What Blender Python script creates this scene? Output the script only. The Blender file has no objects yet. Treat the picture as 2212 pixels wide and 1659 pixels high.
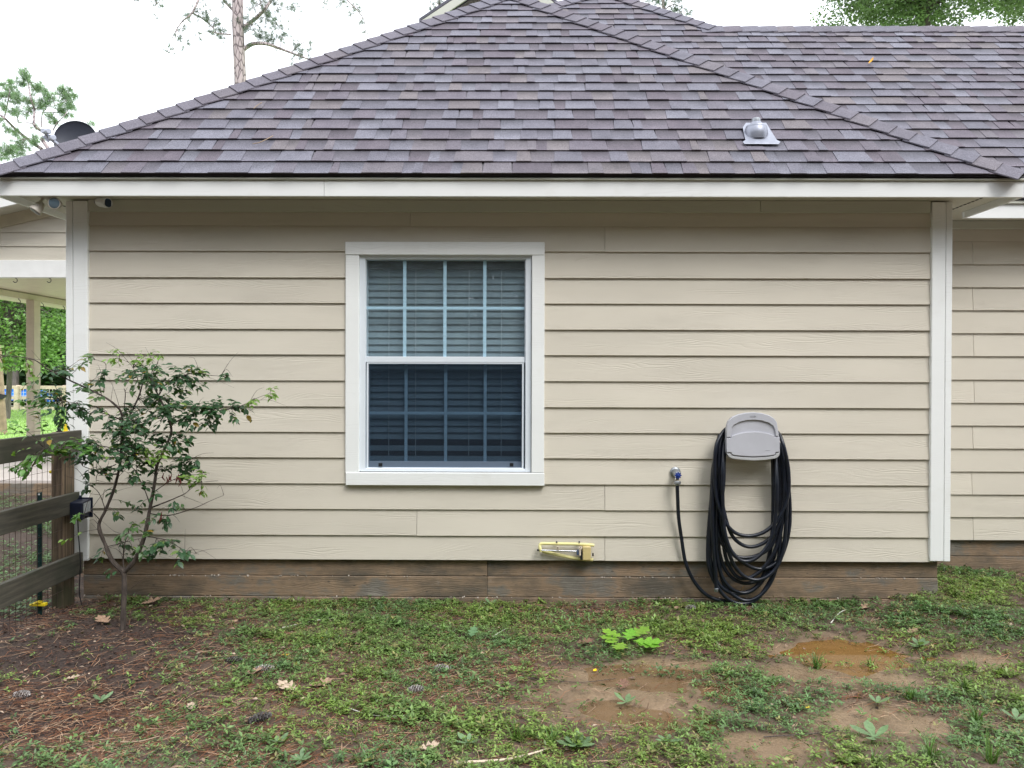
import bpy, bmesh, math, random
import numpy as np
from mathutils import Vector, Matrix
random.seed(7); rng = np.random.default_rng(11)
sc = bpy.context.scene
COL = sc.collection

# ------------------------------------------------------------------ camera, world, sun, exposure
F, CX, CY = 1597.0, 1106.0, 829.5          # focal length and centre of a 2212 x 1659 reading of the photo
CAMZ = 1.55
fwd = Vector((-8/F, 1.0, -11.5/F)).normalized()
rgt = fwd.cross(Vector((0, 0, 1))).normalized()
up = rgt.cross(fwd).normalized()
roll = 0.0028
r2 = (rgt*math.cos(roll)+up*math.sin(roll)); u2 = (up*math.cos(roll)-rgt*math.sin(roll))
cam_d = bpy.data.cameras.new('camera'); cam = bpy.data.objects.new('camera', cam_d); COL.objects.link(cam)
cam_d.sensor_width = 36; cam_d.lens = 36*F/2212; cam_d.clip_start = 0.05; cam_d.clip_end = 2000
M = Matrix.Identity(4)
for i in range(3):
    M[i][0] = r2[i]; M[i][1] = u2[i]; M[i][2] = -fwd[i]
M[2][3] = CAMZ
cam.matrix_world = M
sc.camera = cam

world = bpy.data.worlds.new('World'); sc.world = world; world.use_nodes = True
wn = world.node_tree.nodes; wl = world.node_tree.links
bg = wn['Background']; bg.inputs['Strength'].default_value = 0.1
sky = wn.new('ShaderNodeTexSky'); sky.sky_type = 'NISHITA'; sky.sun_disc = False
sky.sun_elevation = math.radians(52); sky.sun_rotation = math.radians(145)
mixs = wn.new('ShaderNodeMixRGB'); mixs.inputs[0].default_value = 0.86
mixs.inputs[2].default_value = (13.2, 13.6, 14.4, 1)
wl.new(sky.outputs[0], mixs.inputs[1]); wl.new(mixs.outputs[0], bg.inputs['Color'])

sun_d = bpy.data.lights.new('sun', 'SUN'); sun_d.energy = 1.5; sun_d.angle = math.radians(24); sun_d.color = (1, .975, .94)
sun = bpy.data.objects.new('sun', sun_d); COL.objects.link(sun)
az, el = math.radians(35), math.radians(52)
sd = Vector((math.sin(az)*math.cos(el), -math.cos(az)*math.cos(el), math.sin(el)))
sun.rotation_euler = sd.to_track_quat('Z', 'Y').to_euler()
sc.view_settings.view_transform = 'Standard'; sc.view_settings.look = 'None'
sc.view_settings.exposure = 0.82; sc.view_settings.gamma = 1.0
sc.render.engine = 'CYCLES'

# ------------------------------------------------------------------ pixel helpers (used only to read sizes off the photo)
def ray(px, py):
    return (fwd + r2*((px-CX)/F) + u2*((CY-py)/F))
def W(px, py, Y):
    d = ray(px, py); t = Y/d.y
    return Vector((d.x*t, Y, CAMZ+d.z*t))
def sm(a, b, x):
    t = np.clip((x-a)/(b-a), 0, 1); return t*t*(3-2*t)
_ph = rng.uniform(0, 6.28, (5, 7)); _an = rng.uniform(0, 6.28, (5, 7))
def fbm(x, y, s=1.0, octs=4, gain=.5):
    v = 0; a = 1; tot = 0
    for o in range(octs):
        f = 2**o/s
        for k in range(7):
            an = _an[o, k]; v = v+a*np.sin((x*math.cos(an)+y*math.sin(an))*f*(1+.13*k)*3.1+_ph[o, k])/2.6
        tot += a; a *= gain
    return v/tot
def hgt_base(x, y):
    x = np.asarray(x, float); y = np.asarray(y, float)
    h = .07*sm(2.2, 3.0, x)*sm(3.9, 5.0, y)
    h = h+.025*np.exp(-((x+2.5)/1.0)**2-((y-4.3)/.6)**2)
    return h
PUD = []
def hgt(x, y):
    x = np.asarray(x, float); y = np.asarray(y, float)
    h = hgt_base(x, y)
    near = sm(-9, -5, x)*(1-sm(8, 12, x))*(1-sm(7, 10, y))
    h = h+near*(.010*fbm(x, y, 1.4, 3)+.005*fbm(x+3, y-2, .28, 3))
    for (cx, cy, rx, ry, dep) in PUD:
        q = ((x-cx)/rx)**2+((y-cy)/ry)**2+.35*fbm(x*2, y*3, .9, 3)
        h = h-dep*np.exp(-np.clip(q, 0, 9)*1.1)
    return h
def G(px, py):
    d = ray(px, py); z = 0.0
    for _ in range(4):
        t = (z-CAMZ)/d.z; p = d*t; z = float(hgt(p.x, p.y))
    return Vector((p.x, p.y, z))
def GE(px, py, rx, ry):
    "an ellipse drawn on the photo's ground as centre and radii in metres"
    c = G(px, py); a = G(px, py-ry); b = G(px, py+ry); e = G(px+rx, py)
    return (c.x, c.y, abs(e.x-c.x), abs(a.y-b.y)/2)
e1 = GE(1805, 1404, 150, 36); e2 = GE(1800, 1455, 190, 34); e3 = GE(1350, 1500, 190, 70); e4 = GE(1900, 1560, 170, 50); e5 = GE(1440, 1440, 120, 20)
PUD += [(*e1, .03), (*e2, .012), (*e3, .012), (*e4, .010), (*e5, .01)]

# ------------------------------------------------------------------ node helper
def new_mat(name):
    m = bpy.data.materials.new(name); m.use_nodes = True
    return m, m.node_tree.nodes, m.node_tree.links, m.node_tree.nodes['Principled BSDF']
def N(nt, typ, **kw):
    n = nt.new(typ)
    for k, v in kw.items():
        if k in n.inputs.keys() if isinstance(k, str) else False: n.inputs[k].default_value = v
        else: setattr(n, k, v)
    return n
def noise(nt, ln, vec, scale, detail=4, rough=.55):
    n = nt.new('ShaderNodeTexNoise'); n.inputs['Scale'].default_value = scale
    n.inputs['Detail'].default_value = detail; n.inputs['Roughness'].default_value = rough
    if vec is not None: ln.new(vec, n.inputs['Vector'])
    return n.outputs['Fac']
def mathn(nt, ln, op, a, b=None):
    n = nt.new('ShaderNodeMath'); n.operation = op
    for i, v in enumerate((a, b)):
        if v is None: continue
        if isinstance(v, (int, float)): n.inputs[i].default_value = v
        else: ln.new(v, n.inputs[i])
    return n.outputs[0]
def ramp(nt, ln, fac, stops):
    n = nt.new('ShaderNodeValToRGB'); e = n.color_ramp.elements
    while len(e) < len(stops): e.new(.5)
    for el_, (p, c) in zip(e, stops):
        el_.position = p; el_.color = (*c, 1) if len(c) == 3 else c
    ln.new(fac, n.inputs[0]); return n.outputs[0]
def mix(nt, ln, fac, a, b, mode='MIX'):
    n = nt.new('ShaderNodeMixRGB'); n.blend_type = mode
    for i, v in enumerate((fac, a, b)):
        if isinstance(v, (int, float)): n.inputs[i].default_value = v
        elif isinstance(v, tuple): n.inputs[i].default_value = (*v, 1)
        else: ln.new(v, n.inputs[i])
    return n.outputs[0]
def mapping(nt, ln, vec, sc_=(1, 1, 1), loc=(0, 0, 0)):
    n = nt.new('ShaderNodeMapping'); n.inputs['Scale'].default_value = sc_; n.inputs['Location'].default_value = loc
    ln.new(vec, n.inputs['Vector']); return n.outputs[0]
def bump(nt, ln, bs, h, strength, dist):
    n = nt.new('ShaderNodeBump'); n.inputs['Strength'].default_value = strength; n.inputs['Distance'].default_value = dist
    ln.new(h, n.inputs['Height']); ln.new(n.outputs[0], bs.inputs['Normal']); return n
def objco(nt, ln, rnd=True):
    tc = nt.new('ShaderNodeTexCoord')
    if not rnd: return tc.outputs['Object']
    oi = nt.new('ShaderNodeObjectInfo'); a = nt.new('ShaderNodeVectorMath'); a.operation = 'ADD'
    m = nt.new('ShaderNodeMath'); m.operation = 'MULTIPLY'; m.inputs[1].default_value = 53
    ln.new(oi.outputs['Random'], m.inputs[0]); ln.new(tc.outputs['Object'], a.inputs[0]); ln.new(m.outputs[0], a.inputs[1])
    return a.outputs[0]
def simple(name, col, rough=.5, metal=0, var=.12, scale=8, bmp=0, bscale=60, spec=None):
    m, nt, ln, bs = new_mat(name)
    v = objco(nt, ln); f = noise(nt, ln, v, scale, 5)
    lo = tuple(c*(1-var) for c in col); hi = tuple(min(1, c*(1+var)) for c in col)
    ln.new(ramp(nt, ln, f, [(.3, lo), (.7, hi)]), bs.inputs['Base Color'])
    bs.inputs['Roughness'].default_value = rough; bs.inputs['Metallic'].default_value = metal
    if spec is not None: bs.inputs['Specular IOR Level'].default_value = spec
    if bmp: bump(nt, ln, bs, noise(nt, ln, v, bscale, 3), bmp, .002)
    return m
def attr_mat(name, rough=.6, trans=0.0, var=.25, vscale=30, spec=.3, tint=1.15):
    "colour from the mesh's Col attribute, with fine variation"
    m, nt, ln, bs = new_mat(name)
    a = nt.new('ShaderNodeAttribute'); a.attribute_name = 'Col'
    tc = nt.new('ShaderNodeTexCoord')
    f = noise(nt, ln, tc.outputs['Object'], vscale, 3)
    k = ramp(nt, ln, f, [(.3, (1-var,)*3), (.7, (1+var,)*3)])
    c = mix(nt, ln, 1.0, a.outputs['Color'], k, 'MULTIPLY')
    ln.new(c, bs.inputs['Base Color']); bs.inputs['Roughness'].default_value = rough
    bs.inputs['Specular IOR Level'].default_value = spec
    if trans:
        t = nt.new('ShaderNodeBsdfTranslucent'); ln.new(mix(nt, ln, 1.0, c, (1.2*tint, 1.35*tint, .6*tint), 'MULTIPLY'), t.inputs[0])
        ms = nt.new('ShaderNodeMixShader'); ms.inputs[0].default_value = trans
        ln.new(bs.outputs[0], ms.inputs[1]); ln.new(t.outputs[0], ms.inputs[2])
        ln.new(ms.outputs[0], nt['Material Output'].inputs[0])
    return m

# ------------------------------------------------------------------ materials
def grain_mat(name, col, ring=.017, amp=.045, bs_=.5, cvar=.06, rough=.55, dirt=None, dcol=(.2, .16, .1)):
    m, nt, ln, bs = new_mat(name)
    v = objco(nt, ln)
    n1 = noise(nt, ln, mapping(nt, ln, v, (1.1, 1.1, 6)), 1.0, 2, .45)
    n2 = noise(nt, ln, mapping(nt, ln, v, (6, 6, 40)), 1.0, 2)
    sx = nt.new('ShaderNodeSeparateXYZ'); ln.new(v, sx.inputs[0])
    z = mathn(nt, ln, 'ADD', sx.outputs[2], mathn(nt, ln, 'MULTIPLY', n1, amp*4))
    z = mathn(nt, ln, 'ADD', z, mathn(nt, ln, 'MULTIPLY', n2, .006))
    s = mathn(nt, ln, 'SINE', mathn(nt, ln, 'MULTIPLY', z, 6.283/ring))
    s = mathn(nt, ln, 'POWER', mathn(nt, ln, 'ABSOLUTE', s), .45)
    fine = noise(nt, ln, mapping(nt, ln, v, (14, 14, 260)), 1.0, 3)
    pat = noise(nt, ln, mapping(nt, ln, v, (1.3, 1.3, 9)), 1.0, 2)
    s = mix(nt, ln, ramp(nt, ln, pat, [(.42, (0, 0, 0)), (.6, (1, 1, 1))]), (1, 1, 1), s)
    h = mathn(nt, ln, 'ADD', s, mathn(nt, ln, 'MULTIPLY', fine, .6))
    bump(nt, ln, bs, h, bs_, .0022)
    big = noise(nt, ln, mapping(nt, ln, v, (.7, .7, 2.5)), 1.0, 4)
    lo = tuple(c*(1-cvar) for c in col); hi = tuple(c*(1+cvar) for c in col)
    c = ramp(nt, ln, big, [(.3, lo), (.7, hi)])
    c = mix(nt, ln, 1.0, c, ramp(nt, ln, s, [(0, (.90, .895, .89)), (.75, (1, 1, 1))]), 'MULTIPLY')
    if dirt:
        d = noise(nt, ln, mapping(nt, ln, v, (3, 3, 3)), 1.0, 6, .7)
        c = mix(nt, ln, ramp(nt, ln, d, [(.55, (0, 0, 0)), (.8, (dirt,)*3)]), c, dcol)
    ln.new(c, bs.inputs['Base Color']); bs.inputs['Roughness'].default_value = rough
    bs.inputs['Specular IOR Level'].default_value = .3
    return m
m_side = grain_mat('beige_siding_paint', (.62, .575, .485), bs_=.65)
m_white = grain_mat('white_trim_paint', (.82, .835, .82), ring=.03, bs_=.12, cvar=.03, rough=.45, dirt=.22, dcol=(.5, .46, .36))
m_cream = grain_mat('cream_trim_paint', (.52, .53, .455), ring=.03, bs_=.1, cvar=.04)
m_porch = simple('porch_trim_paint', (.62, .56, .43), .5, var=.06)
m_porchw = simple('porch_white_paint', (.80, .80, .78), .5, var=.04)
m_soffit = simple('soffit_paint', (.60, .585, .50), .6, var=.06)
m_vinyl = simple('white_vinyl', (.72, .77, .82), .3, var=.02)
m_munt = simple('grey_blue_muntin', (.55, .72, .82), .4, var=.03)
m_black = simple('black_plastic', (.012, .013, .016), .4, var=.2)
m_dark = simple('dark_edge_metal', (.07, .07, .075), .5, var=.15)
m_vent = simple('vent_slot_black', (.01, .01, .01), .9)
m_blind = simple('blind_slat_paint', (.17, .225, .25), .5, var=.05)
m_cord = simple('blind_cord', (.3, .34, .35), .6)
m_inter = simple('dark_room_paint', (.05, .06, .07), .8)
m_hose = simple('black_rubber', (.006, .009, .017), .34, var=.4, scale=20, bmp=.15, bscale=90)
m_greyp = simple('light_grey_plastic', (.47, .475, .515), .42, var=.06, scale=6, bmp=.08, bscale=300)
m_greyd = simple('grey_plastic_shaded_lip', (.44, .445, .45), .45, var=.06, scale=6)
m_metal = simple('grey_cast_metal', (.34, .36, .38), .42, .75, var=.15, scale=30, bmp=.2, bscale=90)
m_chrome = simple('bright_metal', (.75, .76, .78), .22, 1.0, var=.1, scale=30)
m_steel = simple('galvanised_flashing', (.30, .315, .37), .42, .5, var=.14, scale=14, bmp=.1, bscale=40)
m_blue = simple('blue_painted_wheel', (.012, .04, .24), .4, var=.2)
m_yel = simple('cream_yellow_plastic', (.74, .68, .30), .4, var=.05, scale=20)
m_yelt = simple('tan_yellow_plastic', (.58, .47, .22), .45, var=.08, scale=20)
m_brass = simple('pale_plastic_spout', (.66, .56, .45), .4, var=.06)
m_yins = simple('bright_yellow_plastic', (.80, .62, .02), .4, var=.06)
m_navy = simple('navy_plastic', (.008, .012, .028), .42, var=.25)
m_label = simple('grey_sticker', (.28, .30, .31), .5, var=.3, scale=70)
m_dish = simple('dark_dish_paint', (.03, .034, .05), .5, var=.1)
m_dishg = simple('pale_grey_bracket', (.50, .53, .62), .45, var=.06)
m_green = simple('green_painted_steel', (.006, .035, .032), .5, var=.2)
m_wire = simple('rusty_wire', (.10, .065, .05), .6, .3, var=.3, scale=40)
m_wirew = simple('pale_wire', (.7, .68, .62), .6)
m_wood_far = simple('pale_weathered_wood', (.60, .50, .38), .75, var=.18, scale=5)
m_tan = simple('tan_post_wood', (.32, .235, .16), .8, var=.25, scale=6)
m_tarp = simple('blue_tarp', (.01, .17, .72), .35, var=.3, scale=3, bmp=.5, bscale=6)
m_tyre = simple('tyre_rubber', (.015, .015, .016), .8, var=.3)
m_hub = simple('wheel_rim_metal', (.45, .46, .48), .35, .7)
m_conc = simple('pale_patio_concrete', (.50, .45, .42), .7, var=.08, scale=2)
m_glassw = simple('white_shell_plastic', (.72, .74, .74), .35, var=.03)
m_lens = simple('dark_lens_face', (.01, .028, .07), .15)
m_lamp = simple('grey_lamp_glass', (.10, .14, .17), .15)
m_lbody = simple('floodlight_shell', (.48, .44, .38), .5, var=.05)

def bark(name, lo, hi, sc_=(30, 30, 6)):
    m, nt, ln, bs = new_mat(name); v = objco(nt, ln, False)
    f = noise(nt, ln, mapping(nt, ln, v, sc_), 1.0, 5, .65)
    ln.new(ramp(nt, ln, f, [(.3, lo), (.7, hi)]), bs.inputs['Base Color']); bs.inputs['Roughness'].default_value = .85
    bump(nt, ln, bs, f, .8, .006); return m
m_bark = bark('shrub_bark', (.022, .016, .013), (.12, .095, .08), (50, 50, 16))
def pine_bark():
    m, nt, ln, bs = new_mat('pine_bark_plates'); v = objco(nt, ln, False)
    vo = nt.new('ShaderNodeTexVoronoi'); vo.feature = 'DISTANCE_TO_EDGE'; vo.inputs['Scale'].default_value = 1
    ln.new(mapping(nt, ln, v, (9, 9, 3.2)), vo.inputs['Vector'])
    ln.new(ramp(nt, ln, vo.outputs[0], [(.0, (.06, .045, .05)), (.12, (.42, .35, .35))]), bs.inputs['Base Color'])
    bs.inputs['Roughness'].default_value = .9; bump(nt, ln, bs, vo.outputs[0], .8, .03); return m
m_pbark = pine_bark()
m_obark = bark('oak_bark', (.06, .05, .045), (.2, .17, .15), (6, 6, 2))

def fence_wood(name, lo, hi, stain, axis):
    m, nt, ln, bs = new_mat(name); v = objco(nt, ln)
    s1 = (45, 3, 45) if axis == 'y' else (55, 55, 2.2)
    g = noise(nt, ln, mapping(nt, ln, v, s1), 1.0, 4, .6)
    c = ramp(nt, ln, g, [(.35, lo), (.65, hi)])
    b = noise(nt, ln, v, 3.2, 4)
    c = mix(nt, ln, ramp(nt, ln, b, [(.48, (0, 0, 0)), (.68, (.8,)*3)]), c, stain)
    ln.new(c, bs.inputs['Base Color']); bs.inputs['Roughness'].default_value = .85
    bump(nt, ln, bs, g, .5, .003); return m
m_rail = fence_wood('weathered_rail_wood', (.05, .048, .038), (.105, .095, .072), (.04, .047, .03), 'y')
m_post = fence_wood('treated_post_wood', (.05, .035, .022), (.21, .15, .095), (.045, .05, .022), 'z')

def shingle_mat():
    m, nt, ln, bs = new_mat('asphalt_shingle_granules')
    a = nt.new('ShaderNodeAttribute'); a.attribute_name = 'Col'
    g = nt.new('ShaderNodeNewGeometry')
    f = noise(nt, ln, g.outputs['Position'], 130, 2, .7); f2 = noise(nt, ln, g.outputs['Position'], 9, 4)
    c = mix(nt, ln, 1.0, a.outputs['Color'], ramp(nt, ln, f, [(.3, (.58,)*3), (.7, (1.42,)*3)]), 'MULTIPLY')
    c = mix(nt, ln, 1.0, c, ramp(nt, ln, f2, [(.3, (.86, .86, .88)), (.7, (1.14, 1.13, 1.12))]), 'MULTIPLY')
    ln.new(c, bs.inputs['Base Color']); bs.inputs['Roughness'].default_value = .72
    bs.inputs['Specular IOR Level'].default_value = .45
    bump(nt, ln, bs, f, .6, .003); return m
m_shing = shingle_mat()

def concrete_mat():
    m, nt, ln, bs = new_mat('board_formed_concrete'); v = objco(nt, ln)
    g = noise(nt, ln, mapping(nt, ln, v, (2.0, 2, 60)), 1.0, 4, .6)
    n1 = noise(nt, ln, mapping(nt, ln, v, (1.6, 1, 7)), 1.0, 3)
    sx = nt.new('ShaderNodeSeparateXYZ'); ln.new(v, sx.inputs[0])
    z = mathn(nt, ln, 'ADD', sx.outputs[2], mathn(nt, ln, 'MULTIPLY', n1, .16))
    s = mathn(nt, ln, 'POWER', mathn(nt, ln, 'ABSOLUTE', mathn(nt, ln, 'SINE', mathn(nt, ln, 'MULTIPLY', z, 260))), .4)
    big = noise(nt, ln, mapping(nt, ln, v, (1.6, 1, 3)), 1.0, 6, .68)
    c = ramp(nt, ln, big, [(.34, (.10, .085, .066)), (.45, (.18, .132, .088)), (.52, (.25, .175, .112)), (.6, (.165, .148, .122)), (.7, (.26, .235, .195))])
    c = mix(nt, ln, 1.0, c, ramp(nt, ln, g, [(.3, (.8,)*3), (.7, (1.15,)*3)]), 'MULTIPLY')
    c = mix(nt, ln, 1.0, c, ramp(nt, ln, s, [(0, (.84, .83, .82)), (.6, (1, 1, 1))]), 'MULTIPLY')
    pit = nt.new('ShaderNodeTexVoronoi'); pit.inputs['Scale'].default_value = 1; ln.new(mapping(nt, ln, v, (9, 9, 22)), pit.inputs['Vector'])
    c = mix(nt, ln, ramp(nt, ln, pit.outputs['Distance'], [(.06, (.8,)*3), (.12, (0, 0, 0))]), c, (.05, .045, .04))
    eff = noise(nt, ln, v, 14, 6, .75)
    c = mix(nt, ln, ramp(nt, ln, eff, [(.6, (0, 0, 0)), (.8, (.55,)*3)]), c, (.33, .31, .29))
    ln.new(c, bs.inputs['Base Color']); bs.inputs['Roughness'].default_value = .85
    bump(nt, ln, bs, mathn(nt, ln, 'ADD', s, g), .5, .003); return m
m_found = concrete_mat()

def ground_mat():
    m, nt, ln, bs = new_mat('yard_soil')
    a = nt.new('ShaderNodeAttribute'); a.attribute_name = 'Col'
    g = nt.new('ShaderNodeNewGeometry'); P = g.outputs['Position']
    sep = nt.new('ShaderNodeSeparateColor'); ln.new(a.outputs['Color'], sep.inputs[0])
    n1 = noise(nt, ln, P, 5, 6, .65); n2 = noise(nt, ln, P, 60, 4, .7); n3 = noise(nt, ln, P, .8, 5)
    dirt = ramp(nt, ln, n1, [(.25, (.045, .030, .021)), (.5, (.10, .067, .047)), (.75, (.18, .125, .09))])
    mulch = ramp(nt, ln, n2, [(.3, (.016, .011, .009)), (.7, (.062, .038, .029))])
    mud = ramp(nt, ln, n1, [(.3, (.15, .103, .062)), (.7, (.27, .19, .12))])
    lawn = ramp(nt, ln, n3, [(.3, (.22, .36, .10)), (.7, (.32, .48, .16))])
    fl = noise(nt, ln, P, 12, 3); lawn = mix(nt, ln, 1.0, lawn, ramp(nt, ln, fl, [(.3, (.75,)*3), (.7, (1.3,)*3)]), 'MULTIPLY')
    c = mix(nt, ln, sep.outputs[2], dirt, mulch)
    c = mix(nt, ln, sep.outputs[0], c, mud)
    c = mix(nt, ln, 1.0, c, ramp(nt, ln, n2, [(.3, (.8,)*3), (.7, (1.2,)*3)]), 'MULTIPLY')
    c = mix(nt, ln, sep.outputs[1], c, lawn)
    ln.new(c, bs.inputs['Base Color'])
    wet = mathn(nt, ln, 'SUBTRACT', .88, mathn(nt, ln, 'MULTIPLY', sep.outputs[0], mathn(nt, ln, 'ADD', mathn(nt, ln, 'MULTIPLY', n1, .5), .42)))
    ln.new(wet, bs.inputs['Roughness'])
    bump(nt, ln, bs, n2, .45, .008); return m
m_ground = ground_mat()

def water_mat(ca=(.19, .10, .028), cb=(.29, .165, .06), f=.72):
    m, nt, ln, bs = new_mat('muddy_water'); g = nt.new('ShaderNodeNewGeometry'); P = g.outputs['Position']
    n1 = noise(nt, ln, mapping(nt, ln, P, (1.5, 5, 1)), 1.6, 4)
    ln.new(ramp(nt, ln, n1, [(.3, ca), (.7, cb)]), bs.inputs['Base Color'])
    bs.inputs['Roughness'].default_value = .04; bs.inputs['IOR'].default_value = 1.4
    bump(nt, ln, bs, noise(nt, ln, P, 5, 2), .04, .01)
    t = nt.new('ShaderNodeBsdfTransparent'); t.inputs[0].default_value = (.80, .62, .38, 1)
    ms = nt.new('ShaderNodeMixShader'); ms.inputs[0].default_value = f
    ln.new(t.outputs[0], ms.inputs[1]); ln.new(bs.outputs[0], ms.inputs[2]); ln.new(ms.outputs[0], nt['Material Output'].inputs[0])
    return m
m_water = water_mat(); m_water2 = water_mat((.20, .135, .075), (.28, .20, .12), .5)

def glass_mat(name, d0, d1):
    m, nt, ln, bs = new_mat(name)
    nt.remove(bs)
    tc = nt.new('ShaderNodeTexCoord')
    t = nt.new('ShaderNodeBsdfTransparent'); t.inputs[0].default_value = (.90, .97, 1.0, 1)
    gl = nt.new('ShaderNodeBsdfGlossy'); gl.inputs['Roughness'].default_value = .01; gl.inputs['Color'].default_value = (.9, .95, 1, 1)
    fr = nt.new('ShaderNodeLayerWeight'); fr.inputs['Blend'].default_value = .5
    fz_ = mathn(nt, ln, 'ADD', mathn(nt, ln, 'MULTIPLY', mathn(nt, ln, 'POWER', fr.outputs['Facing'], 5.0), .9), .085)
    ms = nt.new('ShaderNodeMixShader'); ln.new(fz_, ms.inputs[0])
    ln.new(t.outputs[0], ms.inputs[1]); ln.new(gl.outputs[0], ms.inputs[2])
    d = nt.new('ShaderNodeBsdfDiffuse'); d.inputs[0].default_value = (.5, .62, .68, 1)
    sm_ = noise(nt, ln, mapping(nt, ln, tc.outputs['Object'], (3, 3, 9)), 2.5, 6, .75)
    m2 = nt.new('ShaderNodeMixShader'); ln.new(ramp(nt, ln, sm_, [(.35, (d0,)*3), (.75, (d1,)*3)]), m2.inputs[0])
    ln.new(ms.outputs[0], m2.inputs[1]); ln.new(d.outputs[0], m2.inputs[2])
    ln.new(m2.outputs[0], nt['Material Output'].inputs[0]); return m
m_glass = glass_mat('hazed_window_glass', .05, .16); m_glass2 = glass_mat('clean_window_glass', .0, .03)  # upper pane: smudgy diffuse haze mixed into the colour to brighten it
def screen_mat():
    m, nt, ln, bs = new_mat('dark_insect_screen'); nt.remove(bs)
    t = nt.new('ShaderNodeBsdfTransparent'); t.inputs[0].default_value = (.76, .82, .90, 1)
    d = nt.new('ShaderNodeBsdfDiffuse'); d.inputs[0].default_value = (.02, .03, .045, 1)
    ms = nt.new('ShaderNodeMixShader'); ms.inputs[0].default_value = .5
    ln.new(t.outputs[0], ms.inputs[1]); ln.new(d.outputs[0], ms.inputs[2]); ln.new(ms.outputs[0], nt['Material Output'].inputs[0]); return m
m_screen = screen_mat()
m_leaf = attr_mat('leaf_surface', .42, .3, .2, 60, .5)
m_cover = attr_mat('ground_cover_leaf', .45, .25, .2, 60, .5)
m_litter = attr_mat('dry_litter', .8, 0, .3, 90, .2)
m_needle = attr_mat('pine_needle', .5, .3, .15, 3, .3)
m_tree = attr_mat('tree_leaf', .5, .3, .2, 2, .35)
m_cone = attr_mat('pine_cone_scale', .7, 0, .3, 90, .3)

# ------------------------------------------------------------------ object helpers
WL = {}
def setp(o, label=None, cat=None, group=None, kind=None):
    if label: o['label'] = label
    if cat: o['category'] = cat
    if group: o['group'] = group
    if kind: o['kind'] = kind
def root(name, loc, label, cat, group=None):
    o = bpy.data.objects.new(name, None); o.empty_display_size = .05; COL.objects.link(o)
    o.location = loc; WL[o.name] = Vector(loc); setp(o, label, cat, group); return o
def mk(name, V, Fc, mat, parent=None, cols=None, smooth=False, base=False, **kw):
    V = np.asarray(V, np.float32)
    lo, hi = V.min(0), V.max(0); org = (lo+hi)/2
    if parent is None and base: org[2] = lo[2]
    me = bpy.data.meshes.new(name)
    if isinstance(Fc, np.ndarray):
        k = Fc.shape[1]; n = len(Fc)
        me.vertices.add(len(V)); me.vertices.foreach_set('co', (V-org).astype(np.float32).ravel())
        me.loops.add(n*k); me.loops.foreach_set('vertex_index', Fc.astype(np.int32).ravel())
        me.polygons.add(n); me.polygons.foreach_set('loop_start', np.arange(0, n*k, k, dtype=np.int32))
        me.polygons.foreach_set('loop_total', np.full(n, k, dtype=np.int32))
        me.update(calc_edges=True)
    else:
        me.from_pydata([tuple(v) for v in (V-org).tolist()], [], Fc); me.update()
    if cols is not None:
        cols = np.asarray(cols, np.float32)
        if cols.ndim == 1: cols = np.tile(cols, (len(V), 1))
        at = me.color_attributes.new('Col', 'FLOAT_COLOR', 'POINT')
        at.data.foreach_set('color', np.c_[cols, np.ones(len(V), np.float32)].astype(np.float32).ravel())
    if smooth: me.polygons.foreach_set('use_smooth', np.ones(len(me.polygons), bool))
    me.materials.append(mat)
    o = bpy.data.objects.new(name, me); COL.objects.link(o)
    WL[o.name] = Vector(org.tolist())
    if parent is not None:
        o.parent = parent; o.location = WL[o.name]-WL[parent.name]
    else: o.location = WL[o.name]
    setp(o, **kw); return o
def catmull(pts, k=8):
    P = [Vector(p) for p in pts]; P = [P[0]*2-P[1]]+P+[P[-1]*2-P[-2]]; out = []
    for i in range(1, len(P)-2):
        a, b, c, d = P[i-1:i+3]
        for j in range(k):
            t = j/k
            out.append(.5*((2*b)+(c-a)*t+(2*a-5*b+4*c-d)*t*t+(3*b-a-3*c+d)*t**3))
    out.append(P[-2]); return out
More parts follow.
